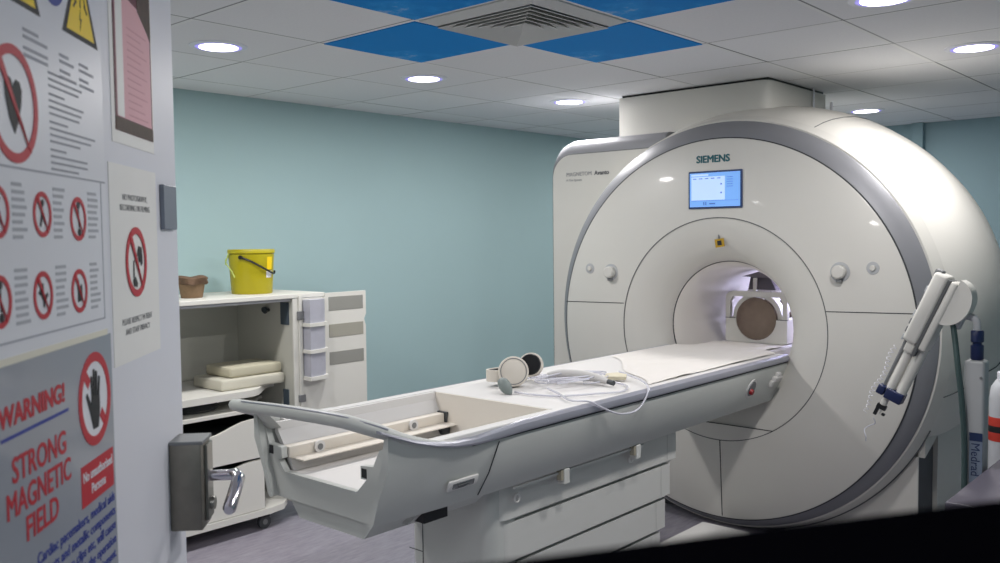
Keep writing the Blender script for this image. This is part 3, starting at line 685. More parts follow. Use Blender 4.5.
# clear plastic accessory
b = new(); L_ = [(-2.33, 2.90, .985), (-2.28, 2.94, .992), (-2.20, 2.98, .986), (-2.13, 2.99, .976), (-2.08, 2.985, .970)]
tube(b, smoothpts(L_, 5), [.010+.010*math.sin(PI*i/20) for i in range(21)], 14)
t = obj('cable_sleeve', b, mat_('grey_sleeve', (206, 204, 202), .4), None, True, ang=70); tag(t, 'pale grey cable sleeve lying in the heap of clear tubing', 'cable sleeve')
b = new(); cyl(b, (-2.080, 2.985, .970), (-2.05, 2.98, .967), .0105, 14); tag(obj('cable_end_cap', b, DGREY, None, True), 'small black end cap at the tip of the grey sleeve', 'cap')
b = new(); Mc = frame((-2.14, 3.12, .962), (.75, .6, .0), (-.55, .75, .15))
prism(b, [(-.045, -.02), (.045, -.028), (.05, .01), (.012, .035), (-.035, .022)], lambda p: Mc @ Vector((p[0], p[1], 0)), lambda p: Mc @ Vector((p[0], p[1], .014)))
cp = tag(obj('cream_connector', b, mat_('connector_cream', (214, 206, 180), .5), None), 'small cream plastic connector plate with two screws on the table sheet', 'connector')

# ------------------------------------------------------------ open door with its signs
DE = Vector((-1.91199, 1.01877, 0)); VD = Vector((-.732889, .680348, 0)); ND = Vector((.680348, .732889, 0))
DM = frame(DE, VD, (0, 0, 1))          # local x along the door (edge at +x), y up, z out of the door face
def dbox(b, s0, s1, z0, z1, p0, p1, bev=0): box(b, s0, s1, z0, z1, p0, p1, bev, M=DM)
def dpoly(b, pts, p0, p1): prism(b, pts, lambda p: DM @ Vector((p[0], p[1], p0)), lambda p: DM @ Vector((p[0], p[1], p1)))
def dring(b, c, ro, ri, p0, p1, n=40, sx=1.):
    R0 = [[DM @ Vector((c[0]+sx*r*math.cos(2*PI*i/n), c[1]+r*math.sin(2*PI*i/n), p)) for i in range(n)] for r, p in ((ro, p0), (ro, p1), (ri, p1), (ri, p0))]
    loft(b, R0+[R0[0]], True, False)
b = new(); dbox(b, -1.03, .050, .01, 2.30 if False else 2.145, -.045, 0, .002); DO = struct('door_1', b, DOORW)
b = new(); dbox(b, .0495, .056, .01, 2.14, -.040, -.004); obj('edge_strip', b, DOORE, DO)
b = new(); dbox(b, -.088, .014, 1.592, 1.690, 0, .010, .002); kp = obj('latch_plate', b, mat_('latch_grey', (128, 134, 146), .4, metal=.3), DO)
b = new(); dbox(b, -.078, .010, .918, 1.118, 0, .070, .004); lc = obj('lock_case', b, DSTEEL, DO, True, ang=30)
b = new(); dbox(b, -.079, .013, 1.112, 1.120, 0, .074, .002); obj('lock_case_lid', b, MGREY, lc)
b = new(); dbox(b, -.050, .004, .932, 1.105, .070, .077, .002); fp = obj('handle_plate', b, STEEL, lc)
LV = lambda s, z, p: DM @ Vector((s, z, p))
b = new(); tube(b, [LV(-.020, 1.028, .070), LV(-.020, 1.028, .132)], .0125, 18); tube(b, [LV(-.020, 1.028, .116), LV(-.020, 1.029, .132), LV(-.034, 1.024, .142), LV(-.060, 1.014, .142), LV(-.132, .982, .140), LV(-.140, .980, .140)], [.0125, .014, .0145, .0145, .0145, .010], 18)
obj('door_lever', b, CHROME, lc, True, ang=50)
b = new(); tube(b, [LV(-.022, .965, .077), LV(-.022, .965, .086)], .015, 20); obj('key_cylinder', b, STEEL, lc, True)

def textd(name, s, size, s0, z, m, parent, p=.0022, bold=0., align='LEFT', sx=1.): return text(name, s, size, DM @ Matrix.Translation((s0, z, p)), m, parent, .0004, bold, align, sx)
def prohibit(parent, c, r, fig, sx=.95, name='prohibition_symbol', w_=.22, big=False):
    b = new(); dring(b, c, r, r*(1-w_), .0021, .0030, 36, sx)
    ring = obj(name, b, RED, parent)
    # slash from upper left to lower right
    a = math.radians(128 if big else 125); dx, dz = math.cos(a)*r*.92, math.sin(a)*r*.92; n_ = Vector((-dz, dx)).normalized()*r*.075*(1.5 if not big else 1.2)
    b = new(); dpoly(b, [((c[0]+sx*(dx+n_.x)), c[1]+dz+n_.y), (c[0]+sx*(dx-n_.x), c[1]+dz-n_.y), (c[0]-sx*(dx-n_.x), c[1]-dz-n_.y*-1*-1), (c[0]-sx*(dx+n_.x), c[1]-dz+n_.y*1)][:4], .0030, .0036); obj('slash', b, RED, ring)
    b = new()
    for poly in fig: dpoly(b, [(c[0]+sx*x*r, c[1]+y*r) for x, y in poly], .0022, .0029)
    obj('pictogram', b, INK, ring); return ring
def circ(cx, cy, r, n=14, sx=1.): return [(cx+sx*r*math.cos(2*PI*i/n), cy+r*math.sin(2*PI*i/n)) for i in range(n)]

# big white safety poster
PO = thing('mri_safety_poster', 'large white safety poster with yellow triangles, struck-out heart and red prohibition circles on the door', 'poster', DM @ Vector((-.74, 1.42, 0)))
b = new(); dbox(b, -1.02, -.432, 1.408, 2.13, 0, .0018); obj('poster_sheet', b, PAPER, PO)
b = new(); dbox(b, -1.015, -.436, 1.6705, 1.6735, .0018, .0023); dbox(b, -1.015, -.455, 1.4305, 1.4335, .0018, .0023); dbox(b, -.459, -.456, 1.432, 1.672, .0018, .0023); obj('printed_rule', b, GINK, PO)
b = new(); dbox(b, -1.02, -.45, 1.402, 1.412, .0005, .003); obj('tape_strip', b, mat_('tape_cream', (226, 222, 206), .5), PO)
def tri(c, wd, ht, fig):
    b = new(); dpoly(b, [(c[0]-wd/2, c[1]), (c[0]+wd/2, c[1]), (c[0], c[1]+ht)], .0018, .0022); t_ = obj('warning_triangle', b, INK, PO)
    k = .83; b = new(); dpoly(b, [(c[0]-wd/2*k*.93, c[1]+ht*.055), (c[0]+wd/2*k*.93, c[1]+ht*.055), (c[0], c[1]+ht*.88)], .0022, .0026); obj('yellow_field', b, YEL2, t_)
    b = new()
    for p_ in fig: dpoly(b, [(c[0]+x*wd, c[1]+y*ht) for x, y in p_], .0026, .0030)
    obj('triangle_symbol', b, INK, t_)
bolt = [[(-.02, .10), (.03, .24), (-.005, .24), (.0, .34), (-.03, .22), (-.005, .22)], [(-.15, .40), (-.13, .38), (-.06, .55), (-.08, .57)], [(.15, .40), (.13, .38), (.06, .55), (.08, .57)], [(-.012, .36), (.012, .36), (.012, .6), (-.012, .6)], [(-.2, .34), (-.18, .32), (-.10, .40), (-.12, .42)], [(.2, .34), (.18, .32), (.10, .40), (.12, .42)]]
tri((-.528, 1.903), .158, .150, bolt); tri((-.765, 1.903), .150, .145, bolt)
b = new(); dpoly(b, circ(-.640, 1.985, .052, 28, .95), .0018, .0026); obj('mandatory_disc', b, BLUE, PO)
def lines(rows, m=GINK, nm='small_print', hgt=.0045):
    b = new()
    for s0, s1, z in rows: dbox(b, s0, s1, z-hgt/2, z+hgt/2, .0018, .0023)
    return obj(nm, b, m, PO)
lines([(-.752, -.700, 1.872), (-.752, -.668, 1.862), (-.752, -.668, 1.846), (-.752, -.668, 1.836)])
lines([(-.622, -.585, 1.862), (-.622, -.565, 1.852), (-.622, -.580, 1.837), (-.622, -.555, 1.827), (-.540, -.500, 1.862), (-.540, -.475, 1.852), (-.540, -.500, 1.837), (-.540, -.475, 1.827)])
rows = []
z = 1.826
for blk in ((.055, .135, .120), (.06, .14, .13, .12), (.07, .19, .17, .12), (.06, .15, .15, .11)):
    for wd in blk: rows.append((-.668, -.668+wd, z)); z -= .0098
    z -= .003
lines(rows, mat_('ink_mid_grey', (156, 158, 168), .7), hgt=.0032)
heart = [[(0, -.50), (-.20, -.25), (-.34, .10), (-.36, .32), (-.26, .44), (-.12, .42), (-.02, .28), (.10, .42), (.24, .40), (.32, .26), (.28, .0), (.14, -.28)]]
prohibit(PO, (-.790, 1.760), .082, heart, .95, w_=.17, big=True)
figs = [[[(-.10, .62), (.12, .66), (.22, .50), (.02, .30), (.12, .0), (.02, -.1), (-.08, .1)], [(-.1, .1), (.08, .05), (-.2, -.55), (-.32, -.5)], [(.1, 0), (.16, .05), (.36, -.4), (.26, -.45)]],
        [circ(.05, .62, .17, 10), circ(.10, -.6, .18, 10), [(0, .45), (.08, .45), (.13, -.4), (.05, -.4)]],
        [[(-.5, .1), (-.3, .25), (.1, -.1), (.4, .1), (.5, 0), (.1, -.35), (-.25, .0)], [(-.1, .5), (0, .5), (.1, -.5), (0, -.5)]],
        [[(-.3, .5), (-.1, .55), (.0, .2), (.3, .3), (.35, -.45), (-.25, -.5), (-.2, 0)]]]
cs = [(-.709, 1.609, .034), (-.568, 1.605, .036), (-.716, 1.489, .036), (-.573, 1.487, .036), (-.852, 1.609, .036), (-.855, 1.489, .036)]
for i, (a_, b_, r_) in enumerate(cs): prohibit(PO, (a_, b_), r_, figs[i % 4], .95)
rows = []
for s0 in (-.667, -.522, -.808):
    for zc in (1.609, 1.489):
        for k_ in range(8): rows.append((s0, s0+random.choice((.032, .040, .046)), zc+.040-k_*.0105))
lines(rows, mat_('ink_pale_grey', (176, 178, 186), .7), hgt=.0050)

# grey warning sign
WS = thing('magnetic_field_sign', 'grey metal warning sign with red STRONG MAGNETIC FIELD lettering and a struck-out hand', 'sign', DM @ Vector((-.74, .85, 0)))
b = new(); dbox(b, -1.03+.02, -.430, .85, 1.402, 0, .0018); obj('sign_plate', b, SIGNG, WS)
textd('warning_lettering', 'WARNING!', .041, -.872, 1.319, RED, WS, .0022, .0017, sx=1.06)
b = new(); dbox(b, -.868, -.637, 1.3005, 1.3055, .0018, .0024); obj('blue_rule', b, BLUE, WS)
textd('red_lettering', 'STRONG', .050, -.7445, 1.239, RED, WS, .0022, .0012, 'CENTER', sx=.95)
textd('red_lettering', 'MAGNETIC', .050, -.7475, 1.193, RED, WS, .0022, .0012, 'CENTER', sx=.90)
textd('red_lettering', 'FIELD', .050, -.7455, 1.147, RED, WS, .0022, .0012, 'CENTER', sx=.95)
for s_, z_ in (('Cardiac pacemakers, medical aids', 1.100), ('implants and metallic components', 1.074), ('aneurysm clips etc, will cause', 1.048), ('interference with the operation', 1.022), ('of this equipment.', .996)):
    textd('blue_small_lettering', s_, .0245, -.438, z_, BLUE, WS, .0022, .0004, 'RIGHT', sx=1.0)
hc = (-.520, 1.299)
b = new(); dpoly(b, circ(hc[0], hc[1], .080, 36, .95), .0018, .0021); obj('white_disc', b, PAPER, WS)
hand = [[(-.16, -.62), (.14, -.62), (.26, -.25), (.26, .05), (-.22, .08), (-.24, -.1), (-.46, .18), (-.54, .12), (-.30, -.30)],
        [(-.22, .06), (-.12, .06), (-.15, .48), (-.25, .50)], [(-.10, .06), (.0, .06), (.0, .62), (-.10, .62)], [(.02, .06), (.12, .06), (.15, .56), (.05, .58)], [(.14, .04), (.25, .04), (.32, .42), (.23, .45)]]
# interrupted slash, hand in front
b = new(); dring(b, hc, .080, .064, .0021, .0030, 40, .95); hr = obj('prohibition_ring', b, RED, WS)
for sg in (1, -1):
    b = new(); p_ = [(-.78*sg, .62*sg), (-.62*sg, .78*sg), (-.26*sg, .42*sg), (-.42*sg, .26*sg)]
    dpoly(b, [(hc[0]+.075*x, hc[1]+.080*y) for x, y in p_], .0022, .0027); obj('slash', b, RED, hr)
b = new()
for poly in hand: dpoly(b, [(hc[0]+.078*x, hc[1]+.082*y) for x, y in poly], .0024, .0031)
obj('hand_pictogram', b, INK, hr)
b = new(); dbox(b, -.594, -.440, 1.128, 1.197, .0018, .0023); rb = obj('red_plaque', b, RED, WS)
textd('plaque_lettering', 'No unauthorised', .0235, -.517, 1.169, PAPER, rb, .0027, .0007, 'CENTER', .86)
textd('plaque_lettering', 'Persons', .0235, -.517, 1.143, PAPER, rb, .0027, .0007, 'CENTER', .90)

# no-photography notice
NP = thing('no_photography_notice', 'tall off-white paper notice with a struck-out camera phone beside the door edge', 'notice', DM @ Vector((-.27, 1.33, 0)))
b = new(); dbox(b, -.412, -.118, 1.335, 1.712, 0, .0012); obj('notice_sheet', b, PAPER2, NP)
textd('notice_lettering', 'NO PHOTOGRAPHY,', .0165, -.262, 1.646, mat_('ink_soft', (84, 86, 92), .6), NP, .0015, .0, 'CENTER')
textd('notice_lettering', 'RECORDING OR FILMING', .0165, -.262, 1.626, mat_('ink_soft', (84, 86, 92), .6), NP, .0015, .0, 'CENTER')
textd('notice_lettering', 'PLEASE RESPECT PATIENT', .0165, -.268, 1.408, mat_('ink_soft', (84, 86, 92), .6), NP, .0015, .0, 'CENTER')
textd('notice_lettering', 'AND STAFF PRIVACY', .0165, -.268, 1.388, mat_('ink_soft', (84, 86, 92), .6), NP, .0015, .0, 'CENTER')
ph = [[(.08, .15), (.22, .45), (.52, .40), (.58, -.05), (.42, -.12), (.40, .18), (.22, .2)], [(-.35, -.50), (-.15, -.42), (.05, -.62), (-.02, -.72), (-.3, -.68)], circ(.32, .1, .12, 12), [(-.32, -.45), (-.26, -.45), (-.22, .05), (-.28, .05)]]
prohibit(NP, (-.268, 1.526), .069, ph, .95, w_=.20)
# maroon-bordered list in a plastic sleeve
RP = thing('maroon_bordered_notice', 'pink printed page with a dark maroon border in a plastic sleeve high on the door', 'notice', DM @ Vector((-.24, 1.76, 0)))
b = new(); dbox(b, -.384, -.120, 1.752, 2.10, 0, .0010); obj('plastic_sleeve', b, PAPER2, RP)
b = new(); dbox(b, -.364, -.128, 1.776, 2.10, .0010, .0018); obj('page_border', b, MAROON, RP)
b = new(); dpoly(b, [(-.354, 1.803), (-.136, 1.803), (-.136, 1.985), (-.20, 2.03), (-.354, 2.045)], .0018, .0022); pg_ = obj('pink_page', b, PINK, RP)
b = new()
for k_ in range(13): dbox(b, -.285, -.16-.02*(k_ % 3), 1.812+.014*k_, 1.8145+.014*k_, .0022, .0025)
obj('page_print', b, mat_('ink_rose', (212, 160, 170), .7), pg_)
b = new()
dbox(b, -.352, -.312, 1.804, 2.04, .0022, .0025)
obj('page_tabs', b, PAPER2, pg_)

b = new(); dbox(b, -.364, -.128, 1.777, 1.801, .0018, .0024); obj('dark_footer', b, mat_('print_dark_brown', (74, 56, 44), .6, noise_amt=.5, nscale=60), RP)
b = new(); dpoly(b, [(-.215, 2.028), (-.129, 1.985), (-.129, 2.09), (-.215, 2.09)], .0018, .0024); obj('dark_print', b, mat_('print_dark_brown', (74, 56, 44), .6, noise_amt=.5, nscale=60), RP)

# ------------------------------------------------------------ wall cabinet
CXF, CXB = -4.10, -4.672
K = thing('wall_cabinet', 'low white cupboard on castors with open shelf, two drawer fronts and opened door', 'cabinet', (-4.4, 2.3, 0))
b = new(); box(b, CXB, CXF+.002, 1.62, 3.095, 1.238, 1.262, .003); obj('cabinet_top', b, CAB, K)
b = new(); box(b, CXB+.02, CXF-.02, 1.66, 2.90, 1.222, 1.236); obj('top_underside', b, CABE, K)
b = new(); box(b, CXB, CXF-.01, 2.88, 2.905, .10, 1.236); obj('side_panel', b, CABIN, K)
b = new(); box(b, CXB, CXF-.01, 1.62, 1.645, .10, 1.236); obj('side_panel', b, CAB, K)
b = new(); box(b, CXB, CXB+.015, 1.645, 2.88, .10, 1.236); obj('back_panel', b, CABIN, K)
b = new(); box(b, CXF-.012, CXF, 2.880, 2.912, .60, 1.236); obj('front_stile', b, CAB, K)
def shelf(z0, z1, nm, ycut, xr):
    b = new(); pts = [(CXB+.015, 1.645), (CXF, 1.645), (CXF, ycut)]
    for i in range(1, 9):
        t_ = i/8; pts.append((CXF-(CXF-xr)*(.5-.5*math.cos(PI*t_)), ycut+(2.88-ycut)*t_))
    pts.append((CXB+.015, 2.88)); xy(b, pts, z0, z1); return obj(nm, b, CAB, K)
shelf(.733, .768, 'shelf', 2.60, -4.30); shelf(.650, .668, 'lower_shelf', 2.62, -4.42)
b = new(); box(b, CXB+.015, CXF-.02, 1.66, 2.655, .40, .42); obj('drawer_divider', b, CAB, K)
b = new(); box(b, CXB+.015, CXF-.015, 2.665, 2.685, .125, .65); obj('shaded_partition', b, DGREY, K)  # painted dark for the shade in the open bay beside the drawers
b = new(); pts = [(CXB+.015, 1.62), (CXF+.01, 1.62), (CXF+.01, 2.70), (CXF-.01, 2.80), (CXF-.08, 2.87), (CXF-.18, 2.90), (CXB+.015, 2.90)]; xy(b, pts, .085, .118); obj('plinth_board', b, CAB, K)
def dfront(z0, z1, dip, nm):
    b = new(); pts = [(1.66, z0), (2.672, z0), (2.672, z1)]
    yy = [2.60, 2.55, 2.50, 2.45, 2.40, 2.34, 2.1, 2.04, 1.98, 1.92, 1.86, 1.80]; zz = [0, .1, .35, .65, .9, 1, 1, .9, .65, .35, .1, 0]
    pts += [(y_, z1-dip*k_) for y_, k_ in zip(yy, zz)]+[(1.66, z1)]
    yz(b, pts, CXF-.018, CXF+.002); return obj(nm, b, CAB, K)
dfront(.402, .612, .055, 'drawer_front'); dfront(.122, .388, .05, 'drawer_front')
b = new(); box(b, CXB+.05, CXF-.04, 1.70, 2.62, .14, .36); obj('drawer_box', b, DGREY, K)
b = new(); box(b, CXB+.05, CXF-.04, 1.70, 2.62, .43, .54); obj('drawer_box', b, DGREY, K)
for x, y in ((-4.14, 2.69), (-4.55, 2.75), (-4.14, 1.75), (-4.55, 1.75)):
    b = new(); cyl(b, (x-.012, y, .036), (x+.012, y, .036), .036, 24); c_ = obj('castor', b, DGREY, K, True)
    b = new(); box(b, x-.017, x+.017, y-.03, y+.03, .060, .086, .005); obj('castor_fork', b, BLACKP, c_)
    b = new(); cyl(b, (x+.012, y, .036), (x+.0145, y, .036), .015, 16); obj('castor_hub', b, MGREY, c_)
b = new(); box(b, CXF-.11, CXF-.035, 2.872, 2.88, 1.09, 1.215, .003); obj('hinge_plate', b, mat_('hinge_blue_grey', (70, 82, 92), .5), K); b = new(); box(b, CXF-.10, CXF-.05, 2.872, 2.88, .60, .73, .003); obj('hinge_plate', b, mat_('hinge_blue_grey', (70, 82, 92), .5), K)
b = new(); cyl(b, (-4.33, 2.88, 1.165), (-4.33, 2.855, 1.165), .010, 12); cyl(b, (-4.33, 2.858, 1.165), (-4.33, 2.850, 1.165), .020, 16); cyl(b, (-4.37, 2.88, 1.165), (-4.37, 2.865, 1.165), .014, 12); obj('catch', b, mat_('catch_dark', (44, 54, 60), .5), K)
# opened door, swung flat beside the cupboard
b = new(); yz(b, [(2.93, .30), (2.93, 1.236), (3.097, 1.236), (3.097, 1.256), (3.395, 1.256), (3.395, 1.12), (3.38, 1.09), (3.392, 1.05), (3.392, .30)] if True else [(2.93, .30), (3.392, .30), (3.392, 1.05), (3.38, 1.09), (3.395, 1.12), (3.395, 1.256), (2.93, 1.256)], CXF-.020, CXF); kd = obj('cupboard_door', b, CAB, K)
for z0, z1, m_ in ((1.153, 1.232, 0), (1.000, 1.075, 1), (.842, .916, 0)):
    b = new(); box(b, CXF-.001, CXF+.002, 3.122, 3.372, z0, z1, .0015); obj('label_slot', b, mat_('slot_grey' if not m_ else 'slot_beige', (146, 146, 140) if not m_ else (160, 158, 146), .6), kd)
b = new(); box(b, CXF, CXF+.012, 3.080, 3.094, .79, 1.236, .002); obj('tray_frame', b, CAB, kd)
for k_, (zb, zt_) in enumerate(((1.100, 1.228), (.952, 1.078), (.802, .930))):
    n_ = 12
    arcf = lambda dep, a_, c_: [(CXF+.001, a_)]+[(CXF+.001+dep*math.cos(PI/2*i/n_)**.7, a_+(c_-a_)*math.sin(PI/2*i/n_)) for i in range(n_+1)]
    b = new(); xy(b, arcf(.078, 2.934, 3.092), zb-.020, zb); tr = obj('door_tray', b, CAB, kd, True, ang=40)
    b = new(); xy(b, arcf(.068, 2.944, 3.078), zb, zt_); obj('tray_bin', b, LILAC, kd, True, ang=40)
b = new(); box(b, CXF-.02, CXF+.012, 2.914, 2.930, .60, 1.25); obj('door_stile', b, CAB, kd)
b = new(); box(b, CXF-.004, CXF+.015, 2.905, 2.945, 1.118, 1.165, .003); box(b, CXF-.004, CXF+.015, 2.905, 2.945, .66, .70, .003); obj('hinge', b, MGREY, kd)

# bucket
B = thing('yellow_bucket', 'yellow lidded plastic bucket with a black handle on the cupboard top', 'bucket', (-4.37, 2.80, 1.262))
bxx, byy, bz = -4.37, 2.80, 1.262
b = new(); lathe_z(b, [(.108, bz), (.111, bz+.004), (.124, bz+.215), (.124, bz+.222)], bxx, byy, 48); obj('bucket_body', b, YEL, B, True, ang=40)
b = new(); lathe_z(b, [(.124, bz+.224), (.129, bz+.226), (.129, bz+.242), (.126, bz+.247), (.11, bz+.243), (.0, bz+.243)], bxx, byy, 48); obj('bucket_lid', b, YEL, B, True, ang=40)
def onb(ang, z, off=.0): r_ = .111+(z/.215)*.013+off; return (bxx+r_*math.cos(ang), byy+r_*math.sin(ang), bz+z)
va = math.atan2(-2.8, 4.37)
b = new(); tube(b, smoothpts([onb(va-.45, .205, .008), onb(va-.05, .185, .012), onb(va+.35, .155, .013), onb(va+.75, .128, .013), onb(va+1.15, .112, .012), onb(va+1.3, .125, .010)], 5), .0055, 8); bh = obj('bucket_handle', b, BLACKP, B, True)
b = new(); tube(b, [onb(va-.45, .205, 0), onb(va-.45, .205, .014)], .011, 14); obj('handle_pivot', b, BLACKP, bh, True)
b = new()
def patch(b, a0_, a1_, z0, z1, off):
    n_ = 5; lo_ = [[onb(a0_+(a1_-a0_)*i/n_, z_, off) for i in range(n_+1)]+[onb(a0_+(a1_-a0_)*(n_-i)/n_, z_, off-.001) for i in range(n_+1)] for z_ in (z0, z1)]
    loft(b, lo_)
patch(b, va+.75, va+1.1, .135, .205, .0015); obj('yellow_label', b, YEL2, B)
b = new(); patch(b, va+.72, va+1.1, .09, .128, .0015); obj('white_label', b, PAPER, B)
b = new(); tube(b, smoothpts([onb(va-1.25, .205, .006), onb(va-1.3, .19, .02), onb(va-1.2, .165, .02), onb(va-.95, .13, .012), onb(va-.80, .095, .010)], 5), .003, 6); tube(b, smoothpts([onb(va-1.25, .205, .006), onb(va-1.1, .225, .012), onb(va-1.2, .19, .02), onb(va-1.45, .165, .02)], 5), .003, 6); obj('cable_tie', b, mat_('tie_yellow_green', (196, 214, 110), .5), B, True)

# pot with crumpled paper
T_ = thing('brown_paper_pot', 'small brown pot with crumpled paper rim beside the yellow bucket', 'pot', (-4.32, 2.405, 1.262))
b = new(); n_ = 40; rings = []
for z_, r_, wv in ((0, .052, 0), (.004, .055, 0), (.07, .066, .001), (.082, .068, .002)):
    rings.append([(-4.32+(r_+wv*math.sin(7*a))*math.cos(a), 2.405+(r_+wv*math.sin(7*a))*math.sin(a), 1.262+z_) for a in [2*PI*i/n_ for i in range(n_)]])
loft(b, rings); obj('pot_body', b, BROWN, T_, True, ang=50)
b = new(); rings = []
for z_, r_, wv in ((.072, .074, .004), (.078, .084, .007), (.096, .082, .006), (.104, .086, .008), (.112, .078, .005), (.108, .03, .003)):
    rings.append([(-4.32+(r_+wv*math.sin(5*a+z_*60)+.003*math.sin(13*a))*math.cos(a), 2.405+(r_+wv*math.sin(5*a+z_*60))*math.sin(a), 1.262+z_+.005*math.sin(4*a)) for a in [2*PI*i/n_ for i in range(n_)]])
loft(b, rings); obj('crumpled_rim', b, mat_('brown_paper_dark', (104, 82, 64), .85, noise_amt=.35, nscale=50, bump=.6, bscale=50), T_, True, ang=60)

# foam pads in the cupboard
b = new(); box(b, -4.46, -4.17, 2.475, 2.865, .769, .828, .012, 3); o = tag(obj('foam_pad', b, FOAM, None, True, ang=60), 'larger cream foam pad lying on the cupboard shelf, bottom of the two', 'foam pad', 'foam pads in the cupboard')
b = new(); box(b, -4.44, -4.19, 2.54, 2.862, .830, .885, .012, 3); o = tag(obj('foam_pad', b, mat_('cream_foam_dark', (198, 193, 170), .8), None, True, ang=60), 'smaller yellowish foam pad stacked on top of the other pad in the cupboard', 'foam pad', 'foam pads in the cupboard')
# dark object on lower shelf
b = new(); lathe_z(b, [(0, .669), (.13, .669), (.15, .685), (.13, .705), (.06, .714), (0, .715)], -4.33, 2.38, 30)
tag(obj('dark_dish', b, DGREY, None, True, ang=60), 'low dark dish pushed into the narrow gap under the cupboard shelf', 'dish')

# ------------------------------------------------------------ contrast injector
IJ = thing('contrast_injector', 'twin-syringe contrast injector head tilted on a pale grey stand at the right of the scanner', 'injector', (-.83, 3.42, 0))
IY = 3.42
ax = Vector((-.250, -.02, -.575)).normalized()          # head axis, pointing down-left
hx = Vector((-.905, IY, 1.395)); sd = Vector((ax.z, 0, -ax.x)).normalized()   # across the head, in the image plane
if sd.x < 0: sd = -sd
fw = ax.cross(sd).normalized()
if fw.y > 0: fw = -fw
HM = Matrix((ax, sd, fw)).transposed().to_4x4(); HM.translation = hx      # local x down the head, y to the right, z towards the viewer
IM = HM
def ib(b, *a, bev=.006, **k): box(b, *a, bev, 3, M=IM)
b = new(); ib(b, -.01, .26, -.056, -.002, -.045, .045, bev=.012); ib(b, .25, .30, -.040, -.004, -.03, .03, bev=.008); hb_ = obj('injector_body', b, WHITE2, IJ, True, ang=40)
b = new(); ib(b, .0, .27, .006, .034, -.042, .042, bev=.008); obj('body_half', b, WHITE, IJ, True, ang=40)
b = new(); ib(b, .0, .30, -.004, .008, -.038, .042, bev=.002); obj('body_groove', b, SEAM, IJ)
# rounded motor housing
b = new(); pts = [(-.015, .033)]+[(.070-.085*math.cos(a), .033+.068*math.sin(a)) for a in [PI*i/16 for i in range(17)]]+[(.155, .033)]
prism(b, pts, lambda p: IM @ Vector((p[0], p[1], -.038)), lambda p: IM @ Vector((p[0], p[1], .038))); obj('motor_housing', b, WHITE2, IJ, True, ang=40)
for k_ in range(7):
    b = new(); ib(b, .05+k_*.032, .072+k_*.032, -.062, -.056, -.02, .03, bev=.001); obj('control_button', b, MGREY if k_ % 3 else mat_('button_pale', (180, 184, 188), .4), IJ)
b = new(); ib(b, -.018, .012, -.062, -.035, -.02, .02, bev=.004); obj('end_knob', b, MGREY, IJ, True)
for yy_, ra in ((-.022, .0165), (.016, .0185)):
    b = new(); tube(b, [IM @ Vector((v, yy_, 0)) for v in (.24, .465)], ra, 18); sy = obj('syringe_sleeve', b, WHITE2, IJ, True)
b = new(); tube(b, [IM @ Vector((v, -.048, .0)) for v in (.24, .27, .45)], [.008, .008, .006], 10); obj('plunger_guide', b, MGREY, IJ, True)
b = new(); ib(b, .452, .487, -.062, -.034, -.024, .024, bev=.004); obj('syringe_clamp', b, NAVY, IJ, True)
b = new(); ib(b, .450, .490, -.030, .034, -.026, .026, bev=.004); obj('syringe_clamp', b, NAVY, IJ, True)
b = new(); tube(b, [IM @ Vector((v, -.022, 0)) for v in (.49, .52, .525, .56)], [.013, .013, .006, .005], 12); obj('syringe_tip', b, WHITE2, IJ, True)
b = new(); ib(b, .522, .540, -.040, -.006, -.010, .010, bev=.002); ib(b, .538, .57, -.040, -.028, -.006, .006, bev=.002); ib(b, .55, .560, -.012, .0, -.006, .006, bev=.002); obj('stopcock', b, BLACKP, IJ)
b = new(); pts = [IM @ Vector((.58+.02*i, -.03+.012*math.sin(i*1.7), .01*math.cos(i*1.7))) for i in range(6)]; tube(b, smoothpts(pts, 4), .0022, 6); obj('drip_line', b, TUBE, IJ, True)
b = new()
pts = [IM @ Vector((.30+.0026*i, -.072-.008*math.cos(i*.9)-.006*math.sin(i*.11), .008*math.sin(i*.9))) for i in range(110)]
tube(b, pts, .0011, 5); obj('coiled_line', b, TUBE, IJ, True)
# neck, joint, post
b = new(); tube(b, smoothpts([(-.915, IY, 1.275), (-.880, IY, 1.272), (-.845, IY, 1.268), (-.826, IY, 1.255), (-.822, IY, 1.218)], 4), .013, 12); ib(b, .10, .15, .055, .095, -.015, .015); obj('neck_arm', b, mat_('arm_grey', (178, 180, 184), .4), IJ, True, ang=50)
b = new(); lathe_z(b, [(.018, 1.222), (.021, 1.218), (.021, 1.182), (.015, 1.178), (.015, 1.173), (.021, 1.169), (.021, 1.122), (.018, 1.118)], -.822, IY, 20); obj('swivel_joint', b, NAVY, IJ, True, ang=40)
b = new(); box(b, -.856, -.790, IY-.033, IY+.033, .06, 1.118, .010, 3); obj('post', b, mat_('post_grey', (168, 170, 172), .45), IJ, True, ang=40)
b = new(); cyl(b, (-.800, IY-.033, 1.06), (-.800, IY-.036, 1.06), .005, 10); obj('post_screw', b, MGREY, IJ)
b = new(); box(b, -.834, -.792, IY-.0355, IY-.033, .690, .865, .001); lb_ = obj('brand_strip', b, mat_('strip_grey_blue', (120, 132, 150), .4), IJ)
b = new(); box(b, -.834, -.792, IY-.0362, IY-.035, .838, .867); obj('strip_header', b, mat_('strip_blue', (24, 44, 84), .4), lb_)
text('strip_lettering', 'Medrad', .040, frame((-.827, IY-.0364, .832), (0, 0, -1), (1, 0, 0)), MATS['strip_blue'], lb_, .0006, .0, sx=.95)
b = new(); tube(b, smoothpts([(-.918, IY, 1.318), (-.893, IY-.02, 1.22), (-.872, IY-.045, 1.10), (-.856, IY-.048, .97), (-.846, IY-.046, .80), (-.845, IY-.045, .5)], 6), .010, 10); obj('power_cable', b, TEALCAB, IJ, True)
b = new()
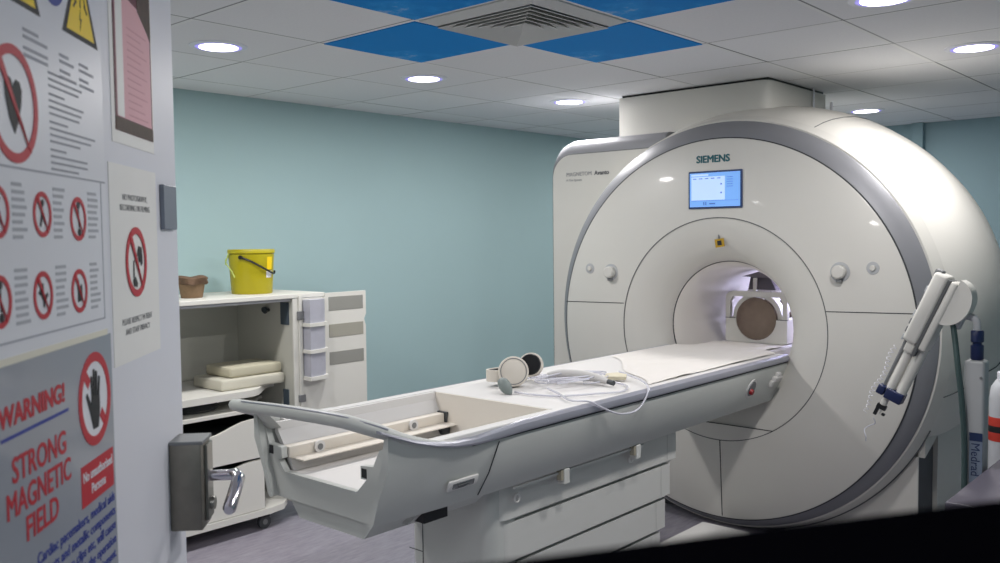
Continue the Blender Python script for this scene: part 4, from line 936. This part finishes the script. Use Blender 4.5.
for k_ in range(5):
    a = 2*PI*k_/5+.3; tube(b, [(-.824, IY, .07), (-.824+.13*math.cos(a), IY+.13*math.sin(a), .055)], [.03, .016], 10)
obj('wheeled_base', b, MGREY, IJ, True)
for k_ in range(5):
    a = 2*PI*k_/5+.3; x_, y_ = -.824+.13*math.cos(a), IY+.13*math.sin(a); b = new(); cyl(b, (x_-.01, y_, .025), (x_+.01, y_, .025), .025, 16); obj('castor', b, BLACKP, IJ, True)

# ------------------------------------------------------------ trolley and bottle at the right edge
TR = thing('equipment_trolley', 'purple-grey topped trolley at the lower right edge of the picture', 'trolley', (-.40, 3.3, 0))
b = new(); box(b, -.775, -.10, 2.88, 4.05, .71, .75, .006); obj('trolley_top', b, PURP, TR)
b = new(); box(b, -.765, -.11, 2.89, 4.04, .30, .33, .004); obj('trolley_shelf', b, MGREY, TR)
for x_, y_ in ((-.755, 2.90), (-.13, 2.90), (-.755, 4.02), (-.13, 4.02)):
    b = new(); box(b, x_-.015, x_+.015, y_-.015, y_+.015, 0, .71, .003); obj('leg', b, DGREY, TR)
BX, BY = -.905, 4.18
BT = thing('white_cylinder_bottle', 'tall white bottle with a red label, cut by the right edge of the picture', 'bottle', (BX, BY, 0))
b = new(); lathe_z(b, [(.046, .0), (.050, .006), (.050, .86), (.044, .91), (.026, .94), (.020, .945)], BX, BY, 28); obj('bottle_body', b, mat_('bottle_white', (196, 198, 202), .35), BT, True, ang=50)
b = new(); lathe_z(b, [(.0505, .685), (.0509, .687), (.0509, .784), (.0505, .786)], BX, BY, 28); bl = obj('bottle_label', b, mat_('label_red', (196, 56, 40), .5), BT, True)
b = new(); lathe_z(b, [(.0511, .722), (.0513, .723), (.0513, .748), (.0511, .749)], BX, BY, 28); obj('label_stripe', b, BLACKP, bl, True)
b = new(); lathe_z(b, [(.022, .94), (.022, .972), (.019, .976), (0, .976)], BX, BY, 20); obj('bottle_cap', b, PAPER, BT, True)

# ------------------------------------------------------------ dark equipment cabinet close to the camera
b = new(); TZ = 1.43
pts = [(-.345, .126), (.018, .727), (.274, .572), (-.088, -.03)]
b2 = []
xy(b, pts, 0, TZ)
tag(obj('black_equipment_cabinet', b, BLACK), 'black equipment cabinet, out of focus in the near foreground at the lower right', 'cabinet')
